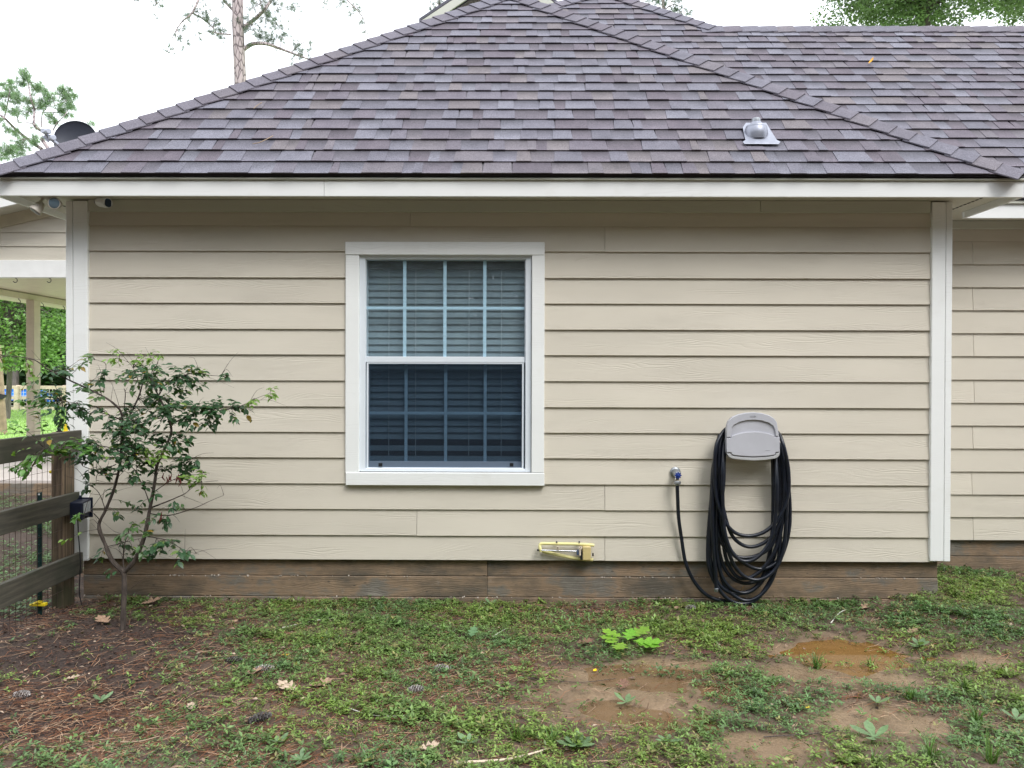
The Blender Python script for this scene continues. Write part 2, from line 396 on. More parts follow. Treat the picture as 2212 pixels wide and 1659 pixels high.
class MB:
    def __init__(s): s.V = []; s.F = []; s.C = []; s.col = (1, 1, 1)
    def add(s, V, Fc):
        o = len(s.V); s.V += [tuple(v) for v in V]; s.F += [tuple(i+o for i in f) for f in Fc]; s.C += [s.col]*len(V); return s
    def box(s, x0, x1, y0, y1, z0, z1):
        V = [(x, y, z) for z in (z0, z1) for y in (y0, y1) for x in (x0, x1)]
        return s.add(V, [(0, 2, 3, 1), (4, 5, 7, 6), (0, 1, 5, 4), (2, 6, 7, 3), (0, 4, 6, 2), (1, 3, 7, 5)])
    def hexa(s, A, B):
        "two quads (4 pts each)"
        return s.add(list(A)+list(B), [(3, 2, 1, 0), (4, 5, 6, 7), (0, 1, 5, 4), (1, 2, 6, 5), (2, 3, 7, 6), (3, 0, 4, 7)])
    def prism(s, poly, off):
        "planar polygon extruded by a vector"
        n = len(poly); off = Vector(off); A = [Vector(p) for p in poly]; B = [p+off for p in A]
        return s.add(A+B, [tuple(range(n))[::-1], tuple(range(n, 2*n))]+[(i, (i+1) % n, n+(i+1) % n, n+i) for i in range(n)])
    def tube(s, pts, rad, n=8, cap=True):
        pts = [Vector(p) for p in pts]; m = len(pts)
        if not hasattr(rad, '__len__'): rad = [rad]*m
        t = [(pts[min(i+1, m-1)]-pts[max(i-1, 0)]).normalized() for i in range(m)]
        a = t[0].orthogonal().normalized(); V = []; Fc = []
        for i in range(m):
            a = (a-t[i]*a.dot(t[i]));  a = a.normalized() if a.length > 1e-6 else t[i].orthogonal().normalized()
            b = t[i].cross(a)
            for k in range(n):
                an = 2*math.pi*k/n; V.append(pts[i]+(a*math.cos(an)+b*math.sin(an))*rad[i])
        for i in range(m-1):
            for k in range(n):
                k2 = (k+1) % n; Fc.append((i*n+k, i*n+k2, (i+1)*n+k2, (i+1)*n+k))
        if cap: Fc += [tuple(range(n))[::-1], tuple(range((m-1)*n, m*n))]
        return s.add(V, Fc)
    def cyl(s, a, b, r, n=12, r1=None): return s.tube([a, b], [r, r if r1 is None else r1], n)
    def lathe(s, c, axis, prof, n=20):
        "prof: (distance along the axis, radius)"
        c = Vector(c); ax = Vector(axis).normalized(); a = ax.orthogonal().normalized(); b = ax.cross(a); V = []; Fc = []
        for (h, r) in prof:
            for k in range(n):
                an = 2*math.pi*k/n; V.append(c+ax*h+(a*math.cos(an)+b*math.sin(an))*r)
        m = len(prof)
        for i in range(m-1):
            for k in range(n):
                k2 = (k+1) % n; Fc.append((i*n+k, i*n+k2, (i+1)*n+k2, (i+1)*n+k))
        Fc += [tuple(range(n))[::-1], tuple(range((m-1)*n, m*n))]
        return s.add(V, Fc)
    def build(s, name, mat, parent=None, smooth=False, bevel=0, segs=2, cols=False, **kw):
        o = mk(name, s.V, s.F, mat, parent, cols=(s.C if cols else None), **kw)
        if smooth:
            o.data.polygons.foreach_set('use_smooth', np.ones(len(o.data.polygons), bool))
            if hasattr(o.data, 'set_sharp_from_angle'): o.data.set_sharp_from_angle(angle=math.radians(40))
        if bevel:
            b = o.modifiers.new('soft_edges', 'BEVEL'); b.width = bevel; b.segments = segs; b.limit_method = 'ANGLE'; b.angle_limit = math.radians(35)
        return o
def bx(name, x0, x1, y0, y1, z0, z1, mat, parent, bevel=.002, **kw):
    return MB().box(x0, x1, y0, y1, z0, z1).build(name, mat, parent, bevel=bevel, segs=1, **kw)
def pbox(name, px0, px1, py0, py1, yf, yb, mat, parent, bevel=.002, **kw):
    "box whose front face at depth yf covers this rectangle of the photo"
    c = (py0+py1)/2; d = (px0+px1)/2
    return bx(name, W(px0, c, yf).x, W(px1, c, yf).x, yf, yb, W(d, py1, yf).z, W(d, py0, yf).z, mat, parent, bevel, **kw)
def leaves(name, P, D, Nn, L, Wd, cols, mat, parent=None, fold=.15, droop=.0, **kw):
    "many folded leaf blades; P base, D unit direction, Nn unit normal"
    S = np.cross(D, Nn); S /= np.linalg.norm(S, axis=1, keepdims=True)+1e-9
    L = np.asarray(L)[:, None]; Wd = np.asarray(Wd)[:, None]; n = len(P)
    a = P; t = P+D*L-Nn*L*droop
    l = P+D*L*.45+S*Wd*.5+Nn*Wd*fold; r = P+D*L*.45-S*Wd*.5+Nn*Wd*fold
    V = np.stack([a, l, t, r], 1).reshape(-1, 3); i = np.arange(n)*4
    Fc = np.concatenate([np.c_[i, i+2, i+1], np.c_[i, i+3, i+2]])
    return mk(name, V, Fc, mat, parent, cols=np.repeat(cols, 4, 0), **kw)
def unit(v): return v/(np.linalg.norm(v, axis=1, keepdims=True)+1e-9)

# ================================================================== GROUND
D = 5.10                         # front plane of the siding
xs = np.concatenate([np.linspace(-400, -40, 14), np.linspace(-36, -5.2, 40), np.arange(-5, 6.01, .035), np.linspace(6.4, 36, 36), np.linspace(40, 400, 14)])
ys = np.concatenate([np.linspace(-200, -8, 12), np.linspace(-6, 1.7, 12), np.arange(1.8, 6.3, .03), np.linspace(6.5, 40, 70), np.linspace(44, 600, 20)])
XX, YY = np.meshgrid(xs, ys); ZZ = hgt(XX, YY)
def blob(x, y, e, k=1.0, nz=.4):
    cx, cy, rx, ry = e
    return np.exp(-np.clip(((x-cx)/rx)**2+((y-cy)/ry)**2+nz*fbm(x*2.2, y*3.1, .7, 3), 0, 9)*k)
MUL = [GE(200, 1400, 260, 90), GE(120, 1520, 260, 90), GE(40, 1350, 160, 60)]
WETS = [e1, e2, e3, e4, e5, GE(1650, 1620, 130, 40), GE(2120, 1430, 60, 25)]
def wetness(x, y):
    w = 0
    for e in WETS: w = np.maximum(w, blob(x, y, e, .8))
    return np.clip(w*1.7-.35, 0, 1)
def mulchy(x, y):
    w = 0
    for e in MUL: w = np.maximum(w, blob(x, y, e, .8))
    w = np.maximum(w, sm(-2.6, -3.4, x)*.5)
    return np.clip(w*1.6-.2, 0, 1)
def lawny(x, y):
    return sm(12.6, 13.4, y)
cg = np.stack([wetness(XX, YY), lawny(XX, YY), mulchy(XX, YY)], -1).reshape(-1, 3)
nx_, ny_ = len(xs), len(ys)
ii = (np.arange(ny_-1)[:, None]*nx_+np.arange(nx_-1)[None]).ravel()
mk('ground', np.stack([XX, YY, ZZ], -1).reshape(-1, 3), np.c_[ii, ii+1, ii+nx_+1, ii+nx_], m_ground, cols=cg, smooth=True,
   label='brown soil yard with patchy ground cover in front of the beige wall', kind='structure')
def puddle(e, lvl, label, mat=None):
    cx, cy, rx, ry = e; n = 40; P = [(cx, cy, lvl)]
    for k in range(n):
        a = 2*math.pi*k/n; P.append((cx+math.cos(a)*rx*1.35, cy+math.sin(a)*ry*1.35, lvl))
    mk('puddle', P, [(0, 1+k, 1+(k+1) % n) for k in range(n)], mat or m_water, label=label, kind='structure')
puddle(e1, float(hgt(e1[0], e1[1]))+.019, 'orange brown rain puddle right of the hose')
puddle((e3[0]+.1, e3[1], e3[2]*.9, e3[3]*.8), float(hgt(e3[0], e3[1]))-.0025, 'shallow muddy puddle in the middle of the yard', m_water2)

# ================================================================== HOUSE
house = root('house', (0, 7, 0), 'beige lap sided single storey house with grey shingle hip roof and one window', 'house')
ZS = 2.775                                   # soffit height
XL, XR = W(148, 820, D).x, W(2050, 820, D).x
YE = 4.80                                    # front fascia face
XEL, XER = XL-.30, XR+.30
# --- wall core with a window opening, rest of the body
wx0, wx1 = W(775, 800, D).x, W(1148, 800, D).x
wz1, wz0 = W(960, 551, D).z, W(960, 1021, D).z
core = MB()
core.box(XL+.03, wx0, D+.012, D+.14, .31, ZS).box(wx1, XR-.03, D+.012, D+.14, .31, ZS)
core.box(wx0, wx1, D+.012, D+.14, .31, wz0).box(wx0, wx1, D+.012, D+.14, wz1, ZS)
core.box(XL+.03, XL+.15, D+.14, 13, .31, ZS).box(XR-.15, XR-.03, D+.14, D+.76, .31, ZS).box(XL+.15, XR-.15, 8.4, 8.5, .31, ZS)
core.box(XR-.15, 7.4, D+.76, D+.86, .31, ZS).box(XL+.15, XR-.15, D+.14, 8.4, .30, .34)
core.build('wall_core', m_side, house)
# --- lap siding
def lap(x0, x1, ztop, zbot, yf, par=house, tip=.018):
    "one board: butt edge proud at the bottom, top tucked under the board above"
    zt = ztop+.02
    A = [(x0, yf-tip, zbot), (x1, yf-tip, zbot), (x1, yf-.004, zt), (x0, yf-.004, zt)]
    B = [(x0, yf-tip+.009, zbot), (x1, yf-tip+.009, zbot), (x1, yf+.005, zt), (x0, yf+.005, zt)]
    return MB().hexa(A, B).build('siding_board', m_side, par)
rows = [458, 489.5, 544, 601, 656, 712, 767, 823, 879, 934, 989, 1045, 1100, 1156, 1208.5]
sx0, sx1 = W(188, 820, D).x-.01, W(2011, 820, D).x+.01
seam = {1: 887, 2: 1306, 11: None, 12: 1306, 13: 901, 14: 1306, 5: 1500, 8: 1420, 6: 640, 10: 1700}
seam = {0: 887, 1: 1306, 11: 1306, 12: 901, 13: 1306}
tx0, tx1 = W(745, 800, D).x, W(1177, 800, D).x
for i in range(len(rows)-1):
    zt, zb = W(1106, rows[i], D).z, W(1106, rows[i+1], D).z
    tipj = .018+random.uniform(-.001, .0015)
    if 2 <= i <= 10:
        lap(sx0, tx0+.02, zt, zb, D, tip=tipj); lap(tx1-.02, sx1, zt, zb, D, tip=tipj+.0006)
    else:
        s = seam.get(i)
        if s: xm = W(s, rows[i+1], D).x; lap(sx0, xm-.0015, zt, zb, D, tip=tipj); lap(xm+.0015, sx1, zt, zb-.0015, D, tip=tipj+.0008)
        else: lap(sx0, sx1, zt, zb, D, tip=tipj)
# --- right wing siding
D2 = 5.73
rows2 = [495, 522, 571.5, 621, 670.5, 720, 769.5, 820, 870, 919, 968.5, 1018, 1067.5, 1116, 1165.5]
for i in range(len(rows2)-1):
    zt, zb = W(2130, rows2[i], D2).z, W(2130, rows2[i+1], D2).z
    x0 = XR-.035
    if i % 2 == 1 or i == 13:
        xm = W(2100+random.uniform(-3, 3), 800, D2).x
        lap(x0, xm-.0015, zt, zb, D2); lap(xm+.0015, 7.35, zt, zb, D2, tip=.0186)
    else: lap(x0, 7.35, zt, zb, D2)
# --- corner boards, friezes
zc0 = W(180, 1209, D).z
bx('corner_board', W(158, 800, D-.034).x, W(189, 800, D-.034).x, D-.034, D-.005, zc0, ZS-.012, m_white, house, .003)
bx('corner_board', XL, W(157, 800, D-.03).x, D-.03, D+.12, zc0, ZS-.012, m_white, house, .003)
zc1 = W(2030, 1210, D).z
bx('corner_board', W(2012, 800, D-.034).x, W(2041, 800, D-.034).x, D-.034, D-.005, zc1, ZS-.012, m_white, house, .003)
bx('corner_board', W(2042, 800, D-.03).x, XR, D-.03, D+.6, zc1-.003, ZS-.012, m_white, house, .003)
xm = W(1640, 440, D).x
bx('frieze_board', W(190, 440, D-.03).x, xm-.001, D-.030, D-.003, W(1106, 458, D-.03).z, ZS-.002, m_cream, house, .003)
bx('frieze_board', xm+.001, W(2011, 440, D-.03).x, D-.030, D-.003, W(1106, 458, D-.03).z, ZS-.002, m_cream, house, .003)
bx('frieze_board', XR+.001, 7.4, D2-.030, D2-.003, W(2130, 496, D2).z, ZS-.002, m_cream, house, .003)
# --- soffits with vent slots, fascias
bx('soffit', XEL+.02, XER-.02, YE+.0205, D+.011, ZS, ZS+.01, m_soffit, house, 0)
bx('soffit', XEL+.02, XL+.05, D+.0115, 12.5, ZS, ZS+.01, m_soffit, house, 0)
bx('soffit', XR-.05, XER-.02, D+.0115, D2+.02, ZS, ZS+.01, m_soffit, house, 0)
bx('soffit', XER-.0195, 7.4, D2-.31+.0205, D2+.02, ZS, ZS+.01, m_soffit, house, 0)
vs = MB()
for k in range(150):
    y = YE+.1+k*.045
    vs.box(XEL+.16, XEL+.172, y, y+.028, ZS-.003, ZS-.001)
    if y < D2-.1: vs.box(XR+.145, XR+.157, y, y+.028, ZS-.003, ZS-.001)
vs.build('soffit_vent', m_vent, house, kind='stuff')
zf0, zf1 = W(1106, 424.5, YE).z, W(1106, 390.5, YE).z
xm = W(700, 400, YE).x
bx('fascia_board', XEL, xm-.001, YE, YE+.02, zf0, zf1, m_white, house, .002)
bx('fascia_board', xm+.001, XER, YE, YE+.02, zf0, zf1, m_white, house, .002)
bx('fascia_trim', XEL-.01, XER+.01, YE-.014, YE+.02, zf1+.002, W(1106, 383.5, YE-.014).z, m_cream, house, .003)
bx('shadowed_drip_edge', XEL-.012, XER+.012, YE+.004, YE+.02, W(1106, 383.5, YE-.014).z+.001, W(1106, 375, YE).z, m_dark, house, 0)  # recessed strip coloured dark for the shadow gap under the shingle edge
bx('fascia_board', XEL-.001, XEL+.019, YE+.021, 12.5, zf0, zf1+.02, m_white, house, .002)
bx('fascia_board', XER-.019, XER+.001, YE+.021, D2-.32, zf0, zf1+.02, m_white, house, .002)
bx('fascia_board', XER-.019, 7.6, D2-.31, D2-.29, zf0, zf1, m_white, house, .002)
bx('fascia_trim', XER+.002, 7.6, D2-.325, D2-.29, zf1+.002, zf1+.025, m_cream, house, .002)
# --- board formed concrete footing
fx0, fx1 = W(181, 1250, D+.02).x, W(2025, 1250, D+.02).x
fd = bx('foundation', fx0+.01, fx1-.01, D+.034, 12, -.3, .308, m_found, house, 0)
zb = [W(1106, 1209, D).z+.004, W(1106, 1245.5, D+.02).z, W(1106, 1290, D+.02).z, -.15]
cut = [(W(1052, 1250, D).x,), (W(1052, 1250, D).x,), ()]
for i in range(3):
    e = [fx0]+list(cut[i])+[fx1]
    for j in range(len(e)-1):
        yy = D+.014+(.004, 0, -.004)[i]+random.uniform(-.0015, .0015)
        bx('foundation_course', e[j]+(.001 if j else 0), e[j+1], yy, D+.033, zb[i+1]+.0025, zb[i], m_found, fd, .004)
crumb = MB()
for k in range(260):
    li = random.choice((1, 2)); x = random.uniform(fx0, fx1)
    if fbm(x*2.2, li*3.0, 1.5, 2) < .0: continue
    s = random.uniform(.002, .0075); z = zb[li]+random.uniform(-.002, .004)
    crumb.lathe((x, D+.012, z), (random.uniform(-1, 1), -1, random.uniform(-1, 1)), [(-s*.5, s*.3), (0, s*1.2), (s*.6, s*.4)], 5)
crumb.build('mortar_crumb', simple('pale_mortar', (.42, .37, .32), .9, var=.3, scale=60), fd, kind='stuff')
f2 = bx('foundation', XR-.1, 7.35, D2+.034, D2+.3, -.2, W(2130, 1166, D2).z+.004, m_found, house, 0)
za, zb_ = W(2130, 1166, D2).z, W(2130, 1203, D2).z
bx('foundation_course', XR-.1, 7.35, D2+.016, D2+.033, zb_+.002, za, m_found, f2, .004)
bx('foundation_course', XR-.1, 7.35, D2+.012, D2+.033, -.1, zb_-.001, m_found, f2, .004)

# ------------------------------------------------------------------ window
YC = D-.040
win = MB(); YF = D-.012
def fr(b, a0, a1, c0, c1, yf, yb):
    b.box(W(a0, 800, yf).x, W(a1, 800, yf).x, yf, yb, W(960, c1, yf).z, W(960, c0, yf).z)
fr(win, 776, 789, 552, 1019, YF, D+.13); fr(win, 1135, 1147.5, 552, 1019, YF, D+.13)
fr(win, 789.05, 1134.95, 552, 559.5, YF, D+.13); fr(win, 789.05, 1134.95, 1012.5, 1019, YF, D+.13)
window = win.build('window', m_vinyl, house, bevel=.002, segs=1)
pbox('casing', 745.5, 1176.5, 522.5, 550.5, YC, D-.008, m_white, window, .003)
pbox('casing', 746.5, 1176, 1021.5, 1049, YC-.004, D-.008, m_white, window, .003)
pbox('casing', 746, 775, 551.2, 1021, YC+.003, D-.008, m_white, window, .003)
pbox('casing', 1148.5, 1176, 551.2, 1021, YC+.003, D-.008, m_white, window, .003)
def sheet(name, px0, px1, py0, py1, y, mat):
    V = [tuple(W(a, b_, y)) for a, b_ in ((px0, py1), (px1, py1), (px1, py0), (px0, py0))]
    return mk(name, V, [(0, 1, 2, 3)], mat, window)
def sash(a0, a1, c0, c1, w, yf, th, mat=m_vinyl, name='sash'):
    b = MB(); wl, wt, wb = w
    fr(b, a0, a0+wl, c0, c1, yf, yf+th); fr(b, a1-wl, a1, c0, c1, yf, yf+th)
    fr(b, a0+wl+.05, a1-wl-.05, c0, c0+wt, yf, yf+th); fr(b, a0+wl+.05, a1-wl-.05, c1-wb, c1, yf, yf+th)
    return b.build(name, mat, window, bevel=.0015, segs=1)
sash(789.2, 1134.8, 560, 783, (1.6, 1.0, 12.5), D+.004, .03)
sash(791, 1133, 781, 1012, (6, 4, 15), D+.045, .03)
sash(792, 1131.5, 783.5, 1012.3, (3.6, 2.6, 2.2), D+.006, .012, name='screen_frame')
sheet('screen', 795.7, 1127.8, 786.2, 1010, D+.012, m_screen)
sheet('pane', 790.9, 1133.1, 561, 770, D+.018, m_glass)
sheet('pane', 797, 1127, 785, 997, D+.058, m_glass2)
for a in (870.6, 957.5, 1043.6): pbox('muntin', a, a+7, 561, 770.4, D+.021, D+.029, m_munt, window, .001)
pbox('muntin', 791, 1133, 662.8, 668.5, D+.0205, D+.0285, m_munt, window, .001)
for a in (873.6, 959.3, 1044.6): pbox('muntin', a, a+6.5, 785, 997.3, D+.061, D+.069, m_munt, window, .001)
pbox('muntin', 797, 1127, 889.6, 895.6, D+.0605, D+.0685, m_munt, window, .001)
for a in (817.5, 1101): pbox('latch', a, a+8, 1000.5, 1008, D+.000, D+.014, m_black, window, .001)
YB = D+.10
bx0, bx1 = W(788, 800, YB).x, W(1136, 800, YB).x
bx('blind_headrail', bx0, bx1, YB-.02, YB+.03, W(960, 582, YB).z, W(960, 557, YB).z, m_dark, window, .002)
sy = 590.0; k = 0
while sy < 955:
    z = W(960, sy, YB).z; tl = math.radians(72); h = .0252
    A = [(bx0, YB-math.cos(tl)*h, z-math.sin(tl)*h), (bx1, YB-math.cos(tl)*h, z-math.sin(tl)*h), (bx1, YB+math.cos(tl)*h, z+math.sin(tl)*h), (bx0, YB+math.cos(tl)*h, z+math.sin(tl)*h)]
    MB().hexa(A, [(a, b, c-.003) for a, b, c in A]).build('blind_slat', m_blind, window)
    sy += 14.6; k += 1
for sy in (968, 990): bx('blind_slat', bx0, bx1, YB-.03, YB+.02, W(960, sy+5, YB).z, W(960, sy-5, YB).z, m_blind, window, .002)
for a in (840, 898, 1013, 1083): pbox('blind_cord', a-.7, a+.7, 582, 985, YB-.033, YB-.031, m_cord, window, 0)
bx('room_lining', wx0-.3, wx1+.3, D+.6, D+.62, .5, 2.6, m_inter, window, 0)

# ------------------------------------------------------------------ roofs
PAL = np.array([.86, .84, .90])*np.array([(.145, .145, .170), (.168, .173, .200), (.128, .112, .130), (.108, .088, .104), (.160, .145, .152), (.175, .155, .148), (.138, .130, .150), (.195, .203, .230)])
PAL = PAL*.72+PAL.mean(0)*.28
PW = np.array([.2, .17, .16, .12, .13, .07, .1, .05])
def clip(poly, a, b, c):
    "keep a*u+b*v+c >= 0"
    out = []
    for i in range(len(poly)):
        p, q = poly[i], poly[(i+1) % len(poly)]
        dp, dq = a*p[0]+b*p[1]+c, a*q[0]+b*q[1]+c
        if dp >= 0: out.append(p)
        if dp*dq < 0:
            t = dp/(dp-dq); out.append((p[0]+(q[0]-p[0])*t, p[1]+(q[1]-p[1])*t))
    return out
TH = math.atan(1.034)
class Plane:
    def __init__(s, ye, ze):
        s.O = Vector((0, ye, ze)); s.v = Vector((0, math.cos(TH), math.sin(TH))); s.n = Vector((0, -math.sin(TH), math.cos(TH)))
    def P(s, u, v, w=0): return s.O+Vector((u, 0, 0))+s.v*v+s.n*w
    def hit(s, px, py, w=0):
        d = ray(px, py); o = Vector((0, 0, CAMZ))-(s.O+s.n*w); t = -o.dot(s.n)/d.dot(s.n); p = Vector((0, 0, CAMZ))+d*t
        return (p.x, (p-s.O-s.n*w).dot(s.v))
ze = W(1106, 377.5, YE-.03).z
P1 = Plane(YE-.03, ze); P2 = Plane(D2-.33, ze)
hl, hr, ap = P1.hit(-16, 371), P1.hit(2210, 379), P1.hit(1101, -12)
EXPO = .1475
def line(p, q):
    "half plane to the right of p->q as (a,b,c)"
    a, b = (q[1]-p[1]), -(q[0]-p[0]); return a, b, -(a*p[0]+b*p[1])
# roof decks
apW = P1.P(*ap); zr = apW.z
XLe, XRe = hl[0], hr[0]
deck = MB()
deck.add([P1.P(*hl), P1.P(*hr), P1.P(*ap)], [(0, 1, 2)])
backY = 13.0
L0, R0 = P1.P(*hl), P1.P(*hr)
deck.add([L0, apW, Vector((apW.x, backY, zr)), Vector((L0.x, backY, L0.z))], [(0, 1, 2, 3)])
B0 = P2.hit(1545, 62); A0 = P2.hit(1302, -18); C0 = P2.hit(2500, 64.5)
deck.add([R0, Vector((R0.x, 8.2, R0.z)), Vector((apW.x, 8.2, zr)), apW], [(0, 1, 2, 3)])
LFT = P2.hit(1130, 30)
deck.add([P2.P(-.6, LFT[1]-1.2), P2.P(3.2, 0), P2.P(7.6, 0), P2.P(7.6, B0[1]), P2.P(*B0)], [(0, 1, 2, 3, 4)])
deck.add([P2.P(-.6, LFT[1]-1.2), P2.P(*B0), P2.P(*A0), P2.P(*LFT)], [(0, 1, 2, 3)])
rbk = P2.P(*B0)
deck.add([P2.P(7.6, B0[1]), P2.P(7.6, B0[1])+Vector((0, 3, -3)), rbk+Vector((0, 3, -3)), rbk], [(0, 1, 2, 3)])
deck.add([P2.P(*A0), P2.P(*B0), rbk+Vector((0, 3, -1.5)), P2.P(*A0)+Vector((0, 4, 0))], [(0, 1, 2, 3)])
deck.add([P2.P(*LFT), P2.P(*A0), P2.P(*A0)+Vector((0, 4, 0)), P2.P(*LFT)+Vector((-1.5, 4, -1.0))], [(0, 1, 2, 3)])
deck.V = [(v[0], v[1], v[2]-.006) for v in deck.V]
dk = mk('roof', deck.V, deck.F, m_shing, house, cols=np.tile((.13, .125, .14), (len(deck.V), 1)))

def tiles(plane, u0, u1, ncourse, clips, v_start=0):
    out = []
    for c in range(ncourse):
        v0 = v_start+c*EXPO+random.uniform(-.002, .002); u = u0+random.uniform(-.3, 0); raised = c % 2 == 0
        drift = 0
        while u < u1:
            w = random.choice((.06, .10, .12, .14, .16, .19, .23, .26)) if raised else random.choice((.07, .10, .13, .15, .18, .23))
            tp = random.uniform(.0, .012) if raised else -random.uniform(0, .012)
            drift = .8*drift+random.uniform(-.0012, .0012)
            vb = v0+drift-(.003 if raised else 0)
            poly = [(u, vb), (u+w, vb), (u+w-tp, v0+EXPO*1.1), (u+tp, v0+EXPO*1.1)]
            col = PAL[rng.choice(len(PAL), p=PW)]*random.uniform(.9, 1.1)
            for f in clips:
                h = f(u+w/2, v0)
                if h is None: continue
                poly = clip(poly, *h)
                if len(poly) < 3: break
            if len(poly) >= 3:
                ar = abs(sum(poly[i][0]*poly[(i+1) % len(poly)][1]-poly[(i+1) % len(poly)][0]*poly[i][1] for i in range(len(poly))))/2
                if ar > .0006: out.append((c, v0, poly, raised, col))
            u += w
            if random.random() < .86: raised = not raised
    return out
def tile_mesh(b, plane, t):
    c, v0, poly, raised, col = t
    ln_ = (.0135 if raised else .0085)
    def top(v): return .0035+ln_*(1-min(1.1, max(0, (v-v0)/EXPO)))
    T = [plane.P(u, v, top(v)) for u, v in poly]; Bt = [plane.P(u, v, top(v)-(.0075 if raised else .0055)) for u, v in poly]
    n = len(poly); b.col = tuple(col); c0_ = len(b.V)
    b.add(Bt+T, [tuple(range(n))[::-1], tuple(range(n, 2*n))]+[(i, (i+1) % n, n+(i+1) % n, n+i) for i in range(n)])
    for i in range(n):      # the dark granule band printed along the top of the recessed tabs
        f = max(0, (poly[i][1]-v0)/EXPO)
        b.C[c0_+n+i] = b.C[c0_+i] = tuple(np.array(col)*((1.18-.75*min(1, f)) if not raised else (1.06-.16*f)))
hL = line(ap, hl); hR = line(hr, ap)
def inside(h, p):
    return h if h[0]*p[0]+h[1]*p[1]+h[2] > 0 else (-h[0], -h[1], -h[2])
mid = ((hl[0]+hr[0]+ap[0])/3, (hl[1]+ap[1])/3)
hL = inside(hL, mid); hR = inside(hR, mid)
T1 = tiles(P1, hl[0], hr[0], 23, [lambda u, v: hL, lambda u, v: hR])
rp = (3.4, 1.0)
hA = inside(line(A0, B0), rp); hB = inside(line(B0, C0), rp)
vis = inside(line(P2.hit(1101, -12), P2.hit(2210, 379)), rp)
hV = (vis[0], vis[1], vis[2]+.9*math.hypot(vis[0], vis[1]))
hD = inside(line(LFT, A0), rp)
T2 = tiles(P2, -.6, 7.5, 29, [lambda u, v: hV, lambda u, v: hA if u < B0[0] else hB, lambda u, v: hD])
T2 = [t for t in T2 if max(p[1] for p in t[2]) > 0.1]
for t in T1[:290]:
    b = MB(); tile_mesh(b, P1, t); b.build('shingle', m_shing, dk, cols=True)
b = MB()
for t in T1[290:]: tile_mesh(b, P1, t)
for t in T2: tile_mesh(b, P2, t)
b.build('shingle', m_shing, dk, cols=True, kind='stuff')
def caps(p, q, dirs, name, n=None, wd=.135, base=.019, ex=.142):
    p, q = Vector(p), Vector(q); L = (q-p).length; ax = (q-p)/L; n = n or int(L/ex)+1
    d1, d2 = Vector(dirs[0]).normalized(), Vector(dirs[1]).normalized(); upn = (-(d1+d2)).normalized()
    for k in range(n):
        a = p+ax*(k*ex); e = a+ax*ex*1.25
        j = random.uniform(-.004, .004)
        th = .007; lo, hi = base+.013, base+.001
        col = PAL[rng.choice([0, 2, 4, 6, 6, 6, 0])]*random.uniform(.92, 1.08)
        m = MB(); m.col = tuple(col)
        def sec(c, h): return [c+d1*(wd+j)+upn*h, c+d1*.03+upn*(h+.002), c+upn*(h+.001), c+d2*.03+upn*(h+.002), c+d2*(wd-j)+upn*h]
        A1, B1 = sec(a, lo), sec(e, hi); A2 = [v-upn*th for v in A1]; B2 = [v-upn*th for v in B1]
        Vv = A1+B1+A2+B2; Fc = []
        for i in range(4):
            Fc += [(i, i+1, 5+i+1, 5+i), (10+i+1, 10+i, 15+i, 15+i+1), (i+1, i, 10+i, 10+i+1), (5+i, 6+i, 16+i, 15+i)]
        Fc += [(0, 5, 15, 10), (9, 4, 14, 19)]
        m.add(Vv, Fc).build(name, m_shing, dk, cols=True)
side_l = math.atan2(zr-L0.z, apW.x-L0.x); side_r = math.atan2(zr-R0.z, R0.x-apW.x)
def perp(d, ax): d = Vector(d); ax = Vector(ax).normalized(); d = d-ax*d.dot(ax); return d.normalized()
axl = apW-L0; axr = apW-R0
caps(L0, apW, (perp((1, 0, 0), axl), perp((0, 1, 0), axl)), 'hip_cap')
caps(R0, apW, (perp((-1, 0, 0), axr), perp((0, 1, 0), axr)), 'hip_cap')
a_, b_ = P2.P(*A0), P2.P(*B0); ax2 = a_-b_
caps(b_, a_, (perp((-1, 0, 0), ax2), perp((.8, .5, -.5), ax2)), 'hip_cap')
l_ = P2.P(*LFT); ax3 = a_-l_
caps(l_, a_, (perp((1, 0, 0), ax3), perp((-.8, .5, -.5), ax3)), 'hip_cap')
caps(P2.P(7.5, B0[1]), b_, ((0, -math.cos(TH), -math.sin(TH)), (0, .8, -.6)), 'ridge_cap', ex=.18)
# pale gable of the upper roof behind the hip
GY = 12.0
gp = lambda x, y: W(x, y, GY)
m_ = MB().prism([gp(925, 60), gp(1245, 60), gp(1085, -62)], (0, .1, 0)); m_.build('upper_gable', m_side, house)
for s_, (xa, xb) in enumerate(((905, 1085), (1085, 1265))):
    pa = W(xa, 48 if s_ == 0 else -72, GY-.35); pb = W(xb, -72 if s_ == 0 else 52, GY-.35)
    MB().prism([pa, pb, pb+Vector((0, 0, -.14)), pa+Vector((0, 0, -.14))], (0, .03, 0)).build('rake_board', m_cream, house)
    o3 = Vector((0, 0, .012))
    MB().prism([pa+o3, pb+o3, pb+o3*5, pa+o3*5], (0, 3.0, 0)).build('upper_roof_slab', m_shing, house).data.color_attributes.new('Col', 'FLOAT_COLOR', 'POINT').data.foreach_set('color', [.09, .09, .11, 1]*8)

